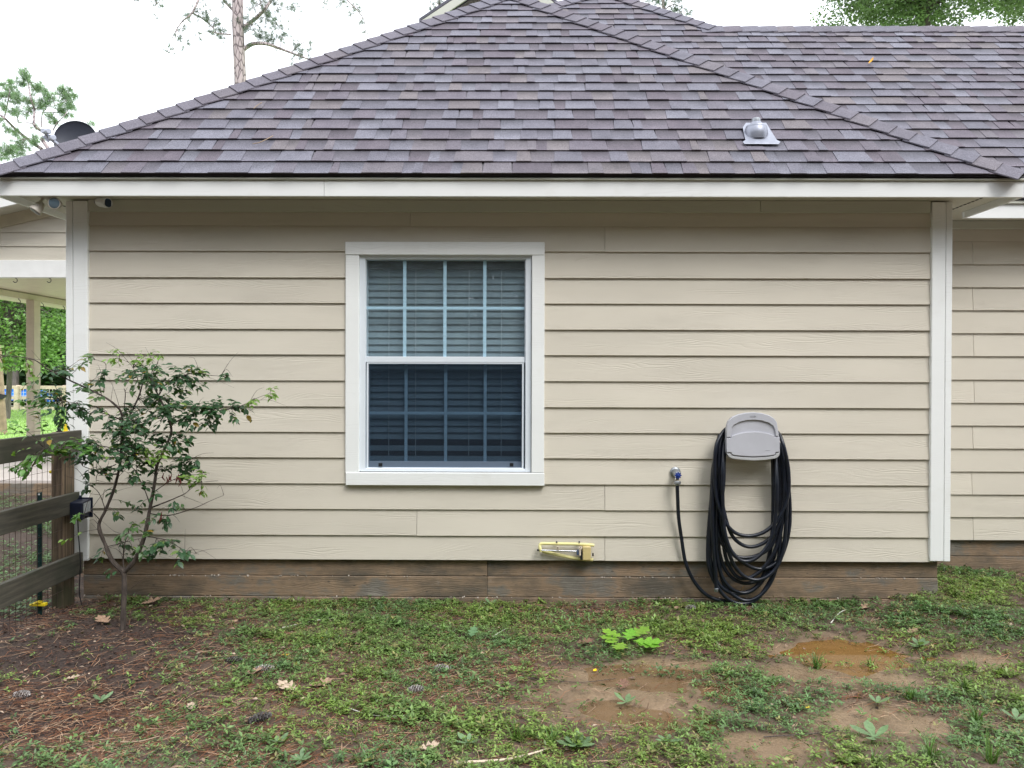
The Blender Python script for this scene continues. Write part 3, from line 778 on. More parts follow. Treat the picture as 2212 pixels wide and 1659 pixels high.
# ================================================================== ROOF VENT
c = P1.P(*P1.hit(1644, 300), .012)
vent = root('roof_vent', P1.P(*P1.hit(1645, 311), .012), 'grey metal plumbing vent with domed flashing on the front roof slope', 'roof vent')
def rp_(px, py, w=.024): return P1.P(*P1.hit(px, py, w), w)
fl = [rp_(1604, 307), rp_(1608, 311.5), rp_(1682, 312), rp_(1686, 307), rp_(1678, 303), rp_(1662, 278), rp_(1655, 266), rp_(1611, 266), rp_(1604, 276), rp_(1610, 303)]
MB().prism(fl[::-1], P1.n*.004).build('flashing', m_steel, vent, bevel=.002)
cc = P1.P(*P1.hit(1634, 298, .0), .0); cc = Vector((W(1633, 300, cc.y).x, cc.y, cc.z))
zz = lambda py: W(1633, py, cc.y).z
k_ = cc.y/F
MB().lathe((cc.x, cc.y, zz(304)), (0, 0, 1), [(0, 23*k_), (zz(293)-zz(304), 25*k_), (zz(279)-zz(304), 23.5*k_), (zz(277)-zz(304), 22*k_)], 28).build('dome', m_steel, vent, smooth=True)
MB().lathe((cc.x, cc.y, zz(279.5)), (0, 0, 1), [(0, 22*k_), (.012, 22.3*k_), (.024, 20.5*k_), (.032, 15*k_), (.052, 9*k_)], 28).build('collar', m_steel, vent, smooth=True)
MB().lathe((cc.x, cc.y, zz(266)), (0, 0, 1), [(0, 9.5*k_), (.006, 9.8*k_), (.0305, 8.8*k_), (.033, 7.6*k_)], 24).build('pipe', m_metal, vent, smooth=True)

# ================================================================== PORCH (left, behind)
porch = root('covered_porch', (-7, 11, 0), 'covered porch with pale gable, white beam and cream post left of the house', 'porch')
PY = 9.5
zbm0, zbm1 = W(70, 599.5, PY).z, W(70, 562, PY).z
bx('beam', -9.2, -4.2, PY, PY+.09, zbm0, zbm1, m_porchw, porch, .004)
prw = [561.5, 531.5, 501, 471, 441]
def rakez(x, off): 
    a = W(0, 491.5, PY); b_2 = W(111, 466, PY); return a.z+(x-a.x)*(b_2.z-a.z)/(b_2.x-a.x)+off
for i in range(4):
    z0, z1 = W(70, prw[i], PY).z, W(70, prw[i+1], PY).z
    xs_ = -9.0
    # left end follows the rake
    sl = (rakez(1, 0)-rakez(0, 0)); xc0 = max(-9.0, (z0-rakez(0, 0))/sl); xc1 = max(-9.0, (z1-rakez(0, 0))/sl)
    pol = [(xc0, z0), (-4.2, z0), (-4.2, z1+.01), (xc1, z1+.01)]
    A = [(p[0], PY+.018 if q < 2 else PY+.032, p[1]) for q, p in enumerate(pol)]; Bq = [(a, y+.009, z) for a, y, z in A]
    MB().hexa(A, Bq).build('siding_board', m_side, porch)
pr = lambda off: [(-9.4, rakez(-9.4, off)), (-4.2, rakez(-4.2, off))]
def rakebar(name, o0, o1, y0, y1, mat):
    (xa, za1), (xb, zb1) = pr(o0); (_, za2), (_, zb2) = pr(o1)
    MB().prism([(xa, y0, za1), (xb, y0, zb1), (xb, y0, zb2), (xa, y0, za2)], (0, y1-y0, 0)).build(name, mat, porch)
rakebar('rake_frieze', 0, .15, PY+.0, PY+.03, m_porch)
rakebar('soffit', .151, .16, PY-.3, PY, m_soffit)
rakebar('rake_board', .13, .30, PY-.33, PY-.30, m_porchw)
rakebar('roof', .31, .36, PY-.36, 16, m_dark)
bx('ceiling', -9.2, -4.2, PY+.1, 16, zbm0+.10, zbm0+.12, m_porch, porch, 0)
sb = W(0, 634, 11.5); SX = -8*1.0
SXX = W(100, 650, 12.6).x
bx('side_beam', SXX-.14, SXX, PY+.1, 16, zbm0-.01, zbm0+.09, m_porch, porch, .004)
pyy = 12.15; 
ppx0, ppx1 = W(56, 700, pyy).x, W(69.5, 700, pyy).x
bx('post', ppx0, ppx1+.03, pyy, pyy+.17, .2, zbm0-.012, m_porch, porch, .006)
bx('porch_slab', -16, -3.3, 9.7, 15.5, -.25, .2, m_conc, porch, .01)
bx('slab_footing', -16.02, -3.28, 9.66, 9.698, -.25, .155, m_found, porch, .004)
for (hx, hy, hY) in ((60, 601, PY+.05), (193, 601, PY+.05)):
    q = W(hx/1.8228, hy, hY); r = .028
    pts = [q+Vector((0, 0, .02)), q]+[q+Vector((math.sin(a)*r-r*0, 0, -r+math.cos(a)*r)) for a in np.linspace(.3, 4.3, 9)]
    MB().tube(pts, .005, 6).build('hook', m_dark, porch)
for hx in (40, 90, 136):
    q = W(hx, 640+(hx-40)*.16, SXX/((hx-1114)/F)); q.z = zbm0-.01; r = .03
    MB().tube([q+Vector((0, 0, .02)), q]+[q+Vector((math.sin(a)*r, 0, -r-.02+math.cos(a)*r)) for a in np.linspace(.2, 4.2, 9)], .006, 6).build('hook', m_dark, porch)

# ================================================================== SATELLITE DISH
DY = 9.0
dsh = root('satellite_dish', W(165, 330, DY), 'dark round satellite dish with grey arm showing above the left roof hip', 'satellite dish')
dc = W(163, 303, DY); R_ = 44*DY/F
axd = Vector((.18, -1, .12)).normalized()
b = MB(); prof = [(-.055, .03), (-.045, R_*.5), (-.02, R_*.85), (0, R_*.99), (.004, R_), (-.002, R_*1.01), (-.03, R_*.88), (-.062, R_*.4), (-.07, .02)]
b.lathe(dc, -axd, [(-p[0], p[1]) for p in prof][::-1], 40).build('reflector', m_dish, dsh, smooth=True)
MB().tube([dc+Vector((0, .08, -.1)), dc+Vector((0, .1, -.5)), dc+Vector((.05, .12, -1.0))], .02, 8).build('mast', m_dishg, dsh)
arm = catmull([dc+Vector((0, .02, -.22)), W(125, 312, DY-.1), W(106, 297, DY-.2), W(96, 284, DY-.25)], 5)
MB().tube(arm, .02, 8).build('arm', m_dishg, dsh)
b = MB(); p = W(100, 284, DY-.25)
b.lathe(p+Vector((0, 0, 0)), (.7, -.5, -.1), [(0, .02), (.02, .035), (.06, .035), (.07, .028)], 14); b.lathe(W(110, 298, DY-.2), (.7, -.5, -.1), [(0, .02), (.02, .04), (.06, .036), (.07, .028)], 14)
b.box(p.x-.05, p.x+.01, p.y-.03, p.y+.03, p.z-.02, p.z+.03)
b.hexa(*[[W(x, y, DY-.2+dy) for x, y in ((91, 296), (97, 291), (110, 303), (104, 308))] for dy in (0, .05)])
b.build('receiver', m_dishg, dsh, bevel=.004)

# ================================================================== SECURITY CAMERA, FLOODLIGHT
sc_ = root('security_camera', W(212, 438, D-.03), 'white security camera with dark blue face under the eave', 'security camera')
a, b2 = W(212, 436, D-.10), W(233, 438, D-.17)
ax = (b2-a).normalized(); L = (b2-a).length
MB().lathe(a, ax, [(0, .012), (.008, .026), (.03, .033), (L-.01, .034), (L, .031)], 24).build('shell', m_glassw, sc_, smooth=True)
b = MB(); f = b2+ax*.001; uu = Vector((0, 0, 1)); ss = ax.cross(uu).normalized(); 
ol = []
for k in range(20):
    an = 2*math.pi*k/20; ol.append(f+ss*math.cos(an)*.021+uu*(math.sin(an)*.018+(.011 if math.sin(an) > 0 else -.011)))
b.prism(ol, ax*.004).build('face', m_lens, sc_)
MB().tube([W(208, 437, D-.031), W(211, 437, D-.06), a], [.014, .009, .009], 10).build('mount', m_dark, sc_)
fl_ = root('floodlight', W(104, 424, 4.95), 'twin head floodlight under the left eave soffit', 'floodlight')
fb = W(101, 424, 4.93); fb.z = ZS
MB().lathe((fb.x, fb.y, ZS-.001), (0, 0, -1), [(0, .055), (.012, .054), (.03, .04), (.036, .01)], 24).build('base', m_lbody, fl_, smooth=True)
for (hx, hy, yy, axv, gl, rr) in ((82, 449, 4.88, (-.45, -.35, -.8), m_lbody, 13.5), (122, 440, 4.86, (.12, -1, -.1), m_lamp, 13)):
    h = W(hx, hy, yy); axv = Vector(axv).normalized(); r = rr*yy/F
    hd = MB().lathe(h-axv*.045, axv, [(0, .012), (.01, .022), (.035, .03), (.06, r*.9), (.072, r), (.076, r*.96)], 24).build('lamp_head', m_lbody, fl_, smooth=True)
    MB().lathe(h+axv*.0315, axv, [(0, r*.86), (.002, r*.8), (.004, r*.3)], 24).build('lens', gl if gl is m_lamp else m_label, hd, smooth=True)
    MB().tube([Vector((fb.x+(.02 if hx > 100 else -.02), fb.y, ZS-.03)), Vector((fb.x+(.03 if hx > 100 else -.03), fb.y-.02, ZS-.055)), h-axv*.04], .009, 8).build('arm', m_lbody, fl_)

# ================================================================== FAUCET
def H6(cx, cy, Y): return W((2600+cx/1.8433)/1.8228, (1550+cy/1.8433)/1.8228, Y)
fa = root('outdoor_faucet', H6(110, 590, D-.02), 'grey metal wall faucet with blue wheel handle left of the hose hanger', 'faucet')
a = H6(108, 570, D-.018); dirf = (Vector((.012, -.075, -.018))).normalized()
MB().lathe(a, (0, -1, 0), [(0, .036), (.004, .037), (.01, .034), (.014, .026)], 24).build('flange', m_metal, fa, smooth=True)
MB().lathe(a+Vector((0, -.012, 0)), dirf, [(0, .024), (.02, .026), (.035, .026), (.05, .02), (.06, .012)], 20).build('body', m_metal, fa, smooth=True)
hw = H6(130, 594, D-.105); b = MB(); ol = []
for k in range(32):
    an = 2*math.pi*k/32; r = .021+.005*math.cos(an*8); ol.append(hw+Vector((math.cos(an)*r, 0, math.sin(an)*r)))
wh = b.prism(ol, (0, .007, 0)).build('handle', m_blue, fa, bevel=.0015)
MB().lathe(hw+Vector((0, .004, 0)), (0, -1, 0), [(0, .009), (.008, .009), (.01, .005)], 12).build('hub', m_blue, wh, smooth=True)
MB().cyl(a+dirf*.05, hw+Vector((0, .004, 0)), .006, 10).build('stem', m_chrome, fa)
sp = H6(124, 612, D-.085)
MB().lathe(sp+Vector((0, .01, .02)), (0, 0, -1), [(0, .014), (.02, .014), (.03, .0165), (.034, .0165)], 16).build('spout', m_chrome, fa, smooth=True)
MB().lathe(H6(124, 634, D-.08), (0, 0, -1), [(0, .021), (.004, .0245), (.018, .0245), (.024, .017), (.03, .014)], 6).build('coupling_nut', m_metal, fa, bevel=.001)

# ================================================================== HOSE HANGER
def HC(cx, cy, Y): return W((2840+cx/6.9115)/1.8228, (1600+cy/6.9115)/1.8228, Y)
hg = root('hose_hanger', HC(880, 1480, D-.02), 'light grey plastic hose hanger with arched top fixed to the siding', 'hose hanger')
YH = D-.165
outer = [(135, 900), (140, 850), (148, 640), (165, 500), (200, 405), (300, 300), (480, 220), (680, 178), (900, 165), (1100, 182), (1300, 240), (1440, 325), (1515, 425), (1545, 600), (1575, 800), (1597, 860), (1600, 1250), (1590, 1320), (1550, 1385), (1470, 1425), (1200, 1465), (880, 1482), (560, 1462), (300, 1428), (210, 1380), (165, 1300), (140, 1240)]
def poly(pts, Y): return [HC(x, y, Y) for x, y in pts][::-1]
bk = [((x-870)*.9+870, (y-830)*.9+840) for x, y in outer]
MB().prism(poly([((x-870)*.62+870, (y-830)*.55+850) for x, y in outer], YH+.045), (0, .102, 0)).build('drum', m_greyd, hg, bevel=.006)
MB().prism(poly(bk, D-.03), (0, .012, 0)).build('back_plate', m_greyd, hg, bevel=.003)
MB().prism(poly(outer, YH+.008), (0, .038, 0)).build('housing', m_greyp, hg, bevel=.006, segs=3)
arch = [(148, 840), (150, 640), (165, 500), (203, 405), (302, 303), (480, 223), (680, 182), (900, 169), (1100, 186), (1298, 243), (1436, 328), (1510, 428), (1540, 600), (1572, 815), (1490, 812), (1466, 640), (1425, 540), (1300, 450), (1100, 388), (900, 368), (700, 378), (500, 425), (350, 505), (292, 590), (268, 770), (265, 840)]
MB().prism(poly(arch, YH-.003), (0, .0105, 0)).build('rim', m_greyp, hg, bevel=.003, segs=3)
door = [(142, 872), (270, 872), (284, 820), (300, 800), (500, 735), (700, 702), (900, 692), (1100, 702), (1300, 745), (1440, 790), (1460, 845), (1592, 850), (1594, 1240), (1480, 1246), (1468, 1300), (1440, 1322), (1200, 1350), (880, 1366), (560, 1350), (330, 1322), (290, 1290), (272, 1250), (150, 1246)]
dr = MB().prism(poly(door, YH-.004), (0, .0115, 0)).build('door', m_greyp, hg, bevel=.0028, segs=3)
lip = [(150, 1290), (262, 1290), (285, 1335), (330, 1355), (560, 1385), (880, 1400), (1200, 1385), (1440, 1352), (1480, 1325), (1490, 1280), (1590, 1275), (1585, 1325), (1548, 1380), (1468, 1420), (1200, 1460), (880, 1477), (560, 1457), (303, 1424), (215, 1376), (170, 1310)]
MB().prism(poly(lip, YH-.002), (0, .0095, 0)).build('bottom_lip', m_greyd, hg, bevel=.003, segs=3)
def text_mesh(name, txt, size, loc, mat, parent, depth=.0006, shear=0):
    cu = bpy.data.curves.new(name, 'FONT'); cu.body = txt; cu.size = size; cu.extrude = depth; cu.align_x = 'CENTER'; cu.align_y = 'CENTER'; cu.shear = shear
    to = bpy.data.objects.new(name, cu); COL.objects.link(to)
    dg = bpy.context.evaluated_depsgraph_get(); me = bpy.data.meshes.new_from_object(to.evaluated_get(dg)); bpy.data.objects.remove(to)
    Vv = np.array([(v.co.x, -v.co.z, v.co.y) for v in me.vertices])+np.array(loc); Fc = [tuple(p.vertices) for p in me.polygons]
    return mk(name, Vv, Fc, mat, parent)
m_emb = simple('embossed_mark_plastic', (.36, .365, .40), .5)
lc = HC(868, 275, YH-.0035)
text_mesh('embossed_lettering', 'SUNCAST', .0095, lc, m_emb, hg, shear=.2)
ring = [lc+Vector((math.cos(t)*.0205, 0, math.sin(t)*.0068)) for t in np.linspace(0, 6.283, 33)]
MB().tube(ring, .0006, 5, cap=False).build('oval_mark', m_emb, hg)
text_mesh('embossed_lettering', 'Hosehandler', .006, HC(1260, 1200, YH-.0045), m_emb, hg, shear=.25)

# ================================================================== HOSE
hose = root('garden_hose', H6(600, 1525, D-.08), 'long black rubber hose hung in loops on the grey hanger', 'garden hose')
hr_ = .0126
L_ = [
 ([(470, 262), (402, 400), (400, 700), (450, 890), (530, 1000), (640, 1033), (760, 1000), (860, 900), (925, 740), (930, 560), (895, 380), (850, 280)], (.118, .13)),
 ([(455, 300), (425, 450), (440, 720), (485, 940), (545, 1060), (650, 1112), (770, 1070), (860, 950), (900, 780), (905, 560), (870, 380)], (.10, .108)),
 ([(440, 360), (395, 620), (400, 900), (450, 1090), (550, 1180), (680, 1182), (800, 1110), (862, 950), (880, 700), (850, 420)], (.078, .088)),
 ([(470, 420), (460, 640), (440, 900), (480, 1080), (580, 1210), (710, 1272), (830, 1235), (900, 1130), (938, 950), (935, 720), (900, 460)], (.11, .066)),
 ([(430, 360), (440, 700), (460, 980), (510, 1190), (590, 1310), (700, 1352), (810, 1300), (880, 1180), (910, 980), (915, 700), (880, 420)], (.092, .12)),
 ([(415, 420), (412, 800), (425, 1120), (480, 1290), (590, 1372), (720, 1352), (830, 1265), (900, 1130), (940, 930), (925, 640), (880, 430)], (.062, .052)),
 ([(395, 520), (368, 900), (362, 1180), (410, 1360), (500, 1440), (610, 1445), (710, 1385), (780, 1220), (815, 950), (815, 480)], (.085, .04)),
 ([(420, 380), (432, 850), (425, 1200), (465, 1390), (560, 1480), (650, 1500), (750, 1440), (830, 1300), (870, 1050), (850, 480)], (.045, .098)),
 ([(400, 460), (370, 760), (345, 1100), (358, 1280), (430, 1425), (510, 1502), (600, 1525), (700, 1490), (790, 1370), (860, 1200), (915, 950), (880, 460)], (.07, .075)),
 ([(465, 350), (452, 560), (455, 820), (470, 1010), (520, 1150), (600, 1215), (700, 1190), (790, 1080), (835, 900), (845, 650), (830, 400)], (.13, .145)),
 ([(425, 350), (420, 640), (405, 950), (415, 1200), (460, 1350), (540, 1430), (640, 1440), (740, 1360), (820, 1200), (862, 1000), (880, 700), (858, 420)], (.10, .03)),
 ([(450, 400), (445, 700), (448, 980), (480, 1200), (560, 1330), (660, 1330), (760, 1250), (840, 1120), (890, 900), (900, 640), (865, 420)], (.055, .115)),
]
b = MB()
for pts, (dl, dr_) in L_:
    x0 = sum(p[0] for p in pts)/len(pts); P3 = []
    ring_top = [(660, 215, .5), (560, 225, .3)]
    seq = [(pts[-1][0]-55, pts[-1][1]-110)] if False else []
    n = len(pts)
    for i, (x, y) in enumerate(pts):
        t = i/(n-1); d = dl*(1-t)+dr_*t
        if i in (0, n-1): d = .07
        P3.append(H6(x, y, D-.02-d))
    ty = 235+random.uniform(0, 60)
    P3 = [H6(650, ty, D-.075), H6(530, ty+25, D-.08)]+P3+[H6(780, ty+25, D-.08), H6(660, ty, D-.075)]
    b.tube(catmull(P3, 10), hr_, 10)
b.tube(catmull([H6(122, 652, D-.08), H6(126, 760, D-.078), H6(133, 900, D-.06), H6(155, 1060, D-.05), H6(182, 1220, D-.05), H6(235, 1345, D-.055), H6(310, 1440, D-.06), H6(395, 1490, D-.062), H6(500, 1508, D-.06)], 10), hr_, 10)
b.tube(catmull([H6(430, 300, D-.1), H6(392, 500, D-.125), H6(378, 800, D-.125), H6(385, 1100, D-.12), H6(402, 1300, D-.115), H6(405, 1415, D-.115)], 10), hr_, 10)
b.build('hose_tube', m_hose, hose, smooth=True)
MB().lathe(H6(406, 1410, D-.115), (0, 0, -1), [(0, .0125), (.004, .0145), (.012, .0145), (.014, .013), (.024, .013), (.026, .0115)], 14).build('hose_coupling', m_metal, hose, smooth=True)

# ================================================================== SPRINKLER
def S7(cx, cy, Y): return W((2080+cx/6.9125)/1.8228, (2080+cy/6.9125)/1.8228, Y)
sp_ = root('sprinkler', S7(1600, 900, D-.03), 'pale yellow oscillating sprinkler hanging on the wall above the footing', 'sprinkler')
YS = D-.055
fr_ = catmull([S7(345, 640, YS-.01), S7(325, 560, YS-.01), S7(320, 460, YS), S7(380, 420, YS), S7(600, 418, YS), S7(1000, 425, YS), S7(1400, 435, YS), S7(1650, 450, YS), S7(1790, 468, YS)], 6)
b = MB(); b.tube(fr_, [.0108]*len(fr_), 10)
lo_ = catmull([S7(370, 625, YS+.012), S7(600, 675, YS+.012), S7(1000, 765, YS+.012), S7(1300, 820, YS+.012), S7(1500, 840, YS+.012), S7(1760, 860, YS+.012)], 6)
b.tube(lo_, [.003]+[.0112]*(len(lo_)-1), 10)
b.build('frame', m_yel, sp_, smooth=True)
MB().tube([S7(360, 598, YS-.016), S7(1330, 630, YS-.016)], .0065, 12).build('spray_tube', m_chrome, sp_, smooth=True)
b = MB()
for k in range(16): b.lathe(S7(490+k*48, 602+k*1.6, YS-.0225), (0, -1, .2), [(0, .0026), (.002, .0024)], 7)
b.build('nozzle', m_dark, sp_)
MB().cyl(S7(240, 592, YS-.016), S7(290, 594, YS-.016), .0065, 10).build('end_plug', m_black, sp_)
q0, q1 = S7(1480, 500, YS-.03), S7(1710, 885, YS-.03)
MB().box(q0.x, q1.x, YS-.03, YS+.03, q1.z, q0.z).build('motor_housing', m_yelt, sp_, bevel=.008, segs=3)
q0, q1 = S7(1420, 640, YS-.026), S7(1478, 870, YS-.026)
MB().box(q0.x, q1.x, YS-.026, YS+.026, q1.z, q0.z).build('gear_cover', m_black, sp_, bevel=.003)
q0, q1 = S7(1320, 598, YS-.028), S7(1382, 730, YS-.028)
MB().box(q0.x, q1.x, YS-.028, YS-.004, q1.z, q0.z).build('clamp', simple('slate_blue_plastic', (.06, .085, .15), .4), sp_, bevel=.002)
MB().tube([S7(1415, 525, YS-.03), S7(1405, 620, YS-.03), S7(1408, 735, YS-.03)], [.0088, .0055, .0065], 10).build('crank', m_brass, sp_, smooth=True)
for cx_ in (800, 1415):
    MB().lathe(S7(cx_, 520, YS+.01), (.05, -1, .1), [(0, .0075), (.04, .0078), (.042, .0068)], 14).build('post_peg', m_brass, sp_, smooth=True)
    MB().lathe(S7(cx_+8, 528, YS-.0335), (.05, -1, .1), [(0, .0048), (.001, .0046)], 12).build('peg_hole', m_black, sp_)
    MB().cyl(S7(cx_-25, 370, D-.019), S7(cx_-25, 375, YS-.012), .006, 8).build('hanging_nail', m_dark, sp_)
MB().lathe(S7(1738, 718, YS-.01), (1, 0, 0), [(0, .009), (.002, .0115), (.009, .0115), (.011, .009)], 8).build('inlet_cap', m_black, sp_)

# ================================================================== WOOD FENCE (left)
fen = root('wooden_fence', (-3.0, 4.9, 0), 'weathered three rail wooden fence with wire mesh meeting the house corner', 'fence')
XFr = -2.972
def rail(ztop, zbot, y1, y0=2.35):
    j = .003
    A = [(XFr-.036, y0, zbot), (XFr, y0, zbot), (XFr, y0, ztop), (XFr-.036, y0, ztop)]; Bq = [(XFr-.036+j, y1, zbot+j), (XFr+j, y1, zbot+j), (XFr+j, y1, ztop), (XFr-.036+j, y1, ztop)]
    MB().hexa(A, Bq).build('rail', m_rail, fen, bevel=.004)
rail(1.190, 1.045, 5.045); rail(.772, .632, 5.02); rail(.352, .205, 5.055)
fen_post_x = XFr-.038
bx('fence_post', fen_post_x-.082, fen_post_x, 4.90, 5.03, -.2, 1.185, m_post, fen, .005)
bx('fence_post', fen_post_x-.09, fen_post_x, 2.45, 2.54, -.2, 1.2, m_post, fen, .005)
b = MB(); XM = fen_post_x+.001-.002
for k in range(49): 
    y = 2.45+k*.0508; b.tube([(XM, y, .01), (XM+random.uniform(-.002, .002), y, .5), (XM, y, 1.16)], .0013, 4, cap=False)
for k in range(12):
    z = .03+k*.1016; b.tube([(XM, 2.4, z), (XM, 3.6, z-.004), (XM, 4.9, z)], .0013, 4, cap=False)
b.build('wire_mesh', m_wire, fen, kind='stuff')
# T-post
tp = root('steel_t_post', (W(84, 1310, 4.72).x, 4.72, 0), 'dark green steel stake standing behind the wire mesh', 'stake')
tx = W(85, 1200, 4.72).x; zt = W(85, 1064, 4.72).z
MB().box(tx-.016, tx+.016, 4.718, 4.723, -.1, zt).box(tx-.002, tx+.002, 4.7235, 4.75, -.1, zt).build('shaft', m_green, tp, bevel=.001)
b = MB()
for k in range(12): b.box(tx-.006, tx+.006, 4.709, 4.7175, .08+k*.055, .095+k*.055)
b.build('stud', m_green, tp)
MB().box(tx-.006, tx+.006, 4.7165, 4.718, zt-.016, zt-.006).build('white_tip', m_glassw, tp)
# insulators and wires
def ins(nm, px, py, Y, label):
    q = W(px, py, Y); r = root('wire_insulator', q, label, 'insulator'); return q, r
ztp = 1.186
q, r = ins('i', 129, 931, 4.95, 'black spool insulator on top of the fence post'); q.z = ztp; q.x = fen_post_x-.055
MB().lathe(q, (0, 0, 1), [(0, .019), (.005, .019), (.007, .011), (.02, .011), (.022, .019), (.027, .019)], 16).build('spool', m_black, r, smooth=True)
MB().cyl(q+Vector((0, 0, .027)), q+Vector((0, 0, .034)), .006, 8).build('nail_head', m_dark, r)
q, r = ins('i', 150, 930, 4.95, 'yellow plastic insulator beside the black spool on the fence post'); q.z = ztp; q.x = fen_post_x-.015
MB().box(q.x-.012, q.x+.018, 4.94, 4.97, ztp, ztp+.006).build('foot', m_yins, r, bevel=.001)
MB().tube([Vector((q.x, 4.955, ztp+.005)), Vector((q.x, 4.955, ztp+.045)), Vector((q.x+.002, 4.955, ztp+.05))], [.013, .0115, .010], 10).build('stem', m_yins, r, smooth=True)
q = W(114, 1019, 4.93); r = root('wire_insulator', q, 'small yellow insulator halfway up the fence post', 'insulator')
MB().lathe(q, (-1, -.3, 0), [(-.02, .008), (-.01, .012), (0, .007), (.008, .012), (.02, .009)], 12).build('knob', m_yins, r, smooth=True)
q = W(84, 1305, 4.7); r = root('wire_insulator', q, 'bright yellow insulator clipped at the foot of the green stake', 'insulator')
MB().box(q.x-.035, q.x+.05, 4.68, 4.712, q.z-.009, q.z+.010).box(q.x-.012, q.x+.02, 4.675, 4.716, q.z+.0102, q.z+.02).box(q.x-.055, q.x-.0352, 4.69, 4.705, q.z-.012, q.z+.002).build('clip', m_yins, r, bevel=.003)
w = root('electric_wire', (-3.1, 4.5, 1.2), 'thin electric wire strung above the fence rail', 'wire')
MB().tube(catmull([(fen_post_x-.055, 4.93, 1.2), (-3.12, 4.3, 1.205), (-3.12, 3.2, 1.22), (-3.1, 2.4, 1.2)], 6), .0014, 5).build('strand', m_wire, w)
# energiser box
eb = root('fence_energiser', (-2.92, 4.95, .6), 'dark navy electric fence box hung on the end of the middle rail', 'fence box')
x0 = XFr+.004; x1 = W(178, 1100, 4.90).x; zt_, zb2_ = W(165, 1086, 4.9).z, W(165, 1125, 4.9).z
MB().hexa([(x0, 4.90, zb2_), (x1-.004, 4.905, zb2_), (x1-.004, 4.99, zb2_+.012), (x0, 4.99, zb2_+.012)], [(x0, 4.90, zt_), (x1, 4.90, zt_), (x1+.004, 4.995, zt_+.012), (x0, 4.995, zt_+.012)]).build('case', m_navy, eb, bevel=.006, segs=3)
MB().box(x0-.0, x1+.012, 4.997, 5.004, zb2_+.006, zt_+.02).build('back_flange', m_navy, eb, bevel=.003)
MB().hexa([(x1-.001, 4.912, zb2_+.045), (x1+.0015, 4.912, zb2_+.045), (x1+.0015+.003, 4.985, zb2_+.05), (x1+.002, 4.985, zb2_+.05)], [(x1+.0, 4.912, zt_-.008), (x1+.0028, 4.912, zt_-.008), (x1+.007, 4.985, zt_+.0), (x1+.003, 4.985, zt_+.0)]).build('sticker', m_label, eb)
MB().box(x0+.012, x0+.03, 4.985, 4.995, zt_+.013, zt_+.035).build('hanging_tab', m_navy, eb, bevel=.003)
MB().tube([(x1+.005, 4.93, zb2_+.02), (x1+.025, 4.925, zb2_+.024)], [.008, .006], 8).build('terminal', m_black, eb)
MB().tube(catmull([(x0+.02, 4.96, zb2_+.02), (x0+.018, 4.97, zb2_-.1), (x0+.022, 4.985, .3), (x0+.012, 4.99, .1), (x0+.03, 4.99, .0)], 8), .0035, 7).build('power_cable', m_black, eb)

# ================================================================== SHRUB
def C3(cx, cy, Y): return W(cx/2.6298, 740.6+cy/2.6298, Y)
SY = 4.45
shrub = root('young_tree', C3(692, 1680, SY), 'slender forked young tree with dark green leaves by the house corner', 'tree')
shrub.location.z = WL[shrub.name].z = float(hgt(shrub.location.x, SY))-.01
br = []   # sampled skeleton for attaching twigs
def branch(pts, r0, r1, yj=0.0, wig=.008, dy=0):
    P3 = [C3(x, y, SY+dy+yj*i/(len(pts)-1)+(random.uniform(-wig, wig)*3 if i else 0)) for i, (x, y) in enumerate(pts)]
    c_ = catmull(P3, 6); n = len(c_); rr = [r0+(r1-r0)*(i/(n-1))**.8 for i in range(n)]
    rr = [r*(1+random.uniform(-.12, .12)) for r in rr]
    br.extend(c_[n//5:]); return c_, rr
def bb(m, *a, **k): c_, rr = branch(*a, **k); m.tube(c_, rr, 8); return c_
t = MB(); bb(t, [(690, 1700), (696, 1640), (702, 1500), (706, 1400), (705, 1300)], .018, .0155, wig=0)
t.build('trunk', m_bark, shrub, smooth=True)
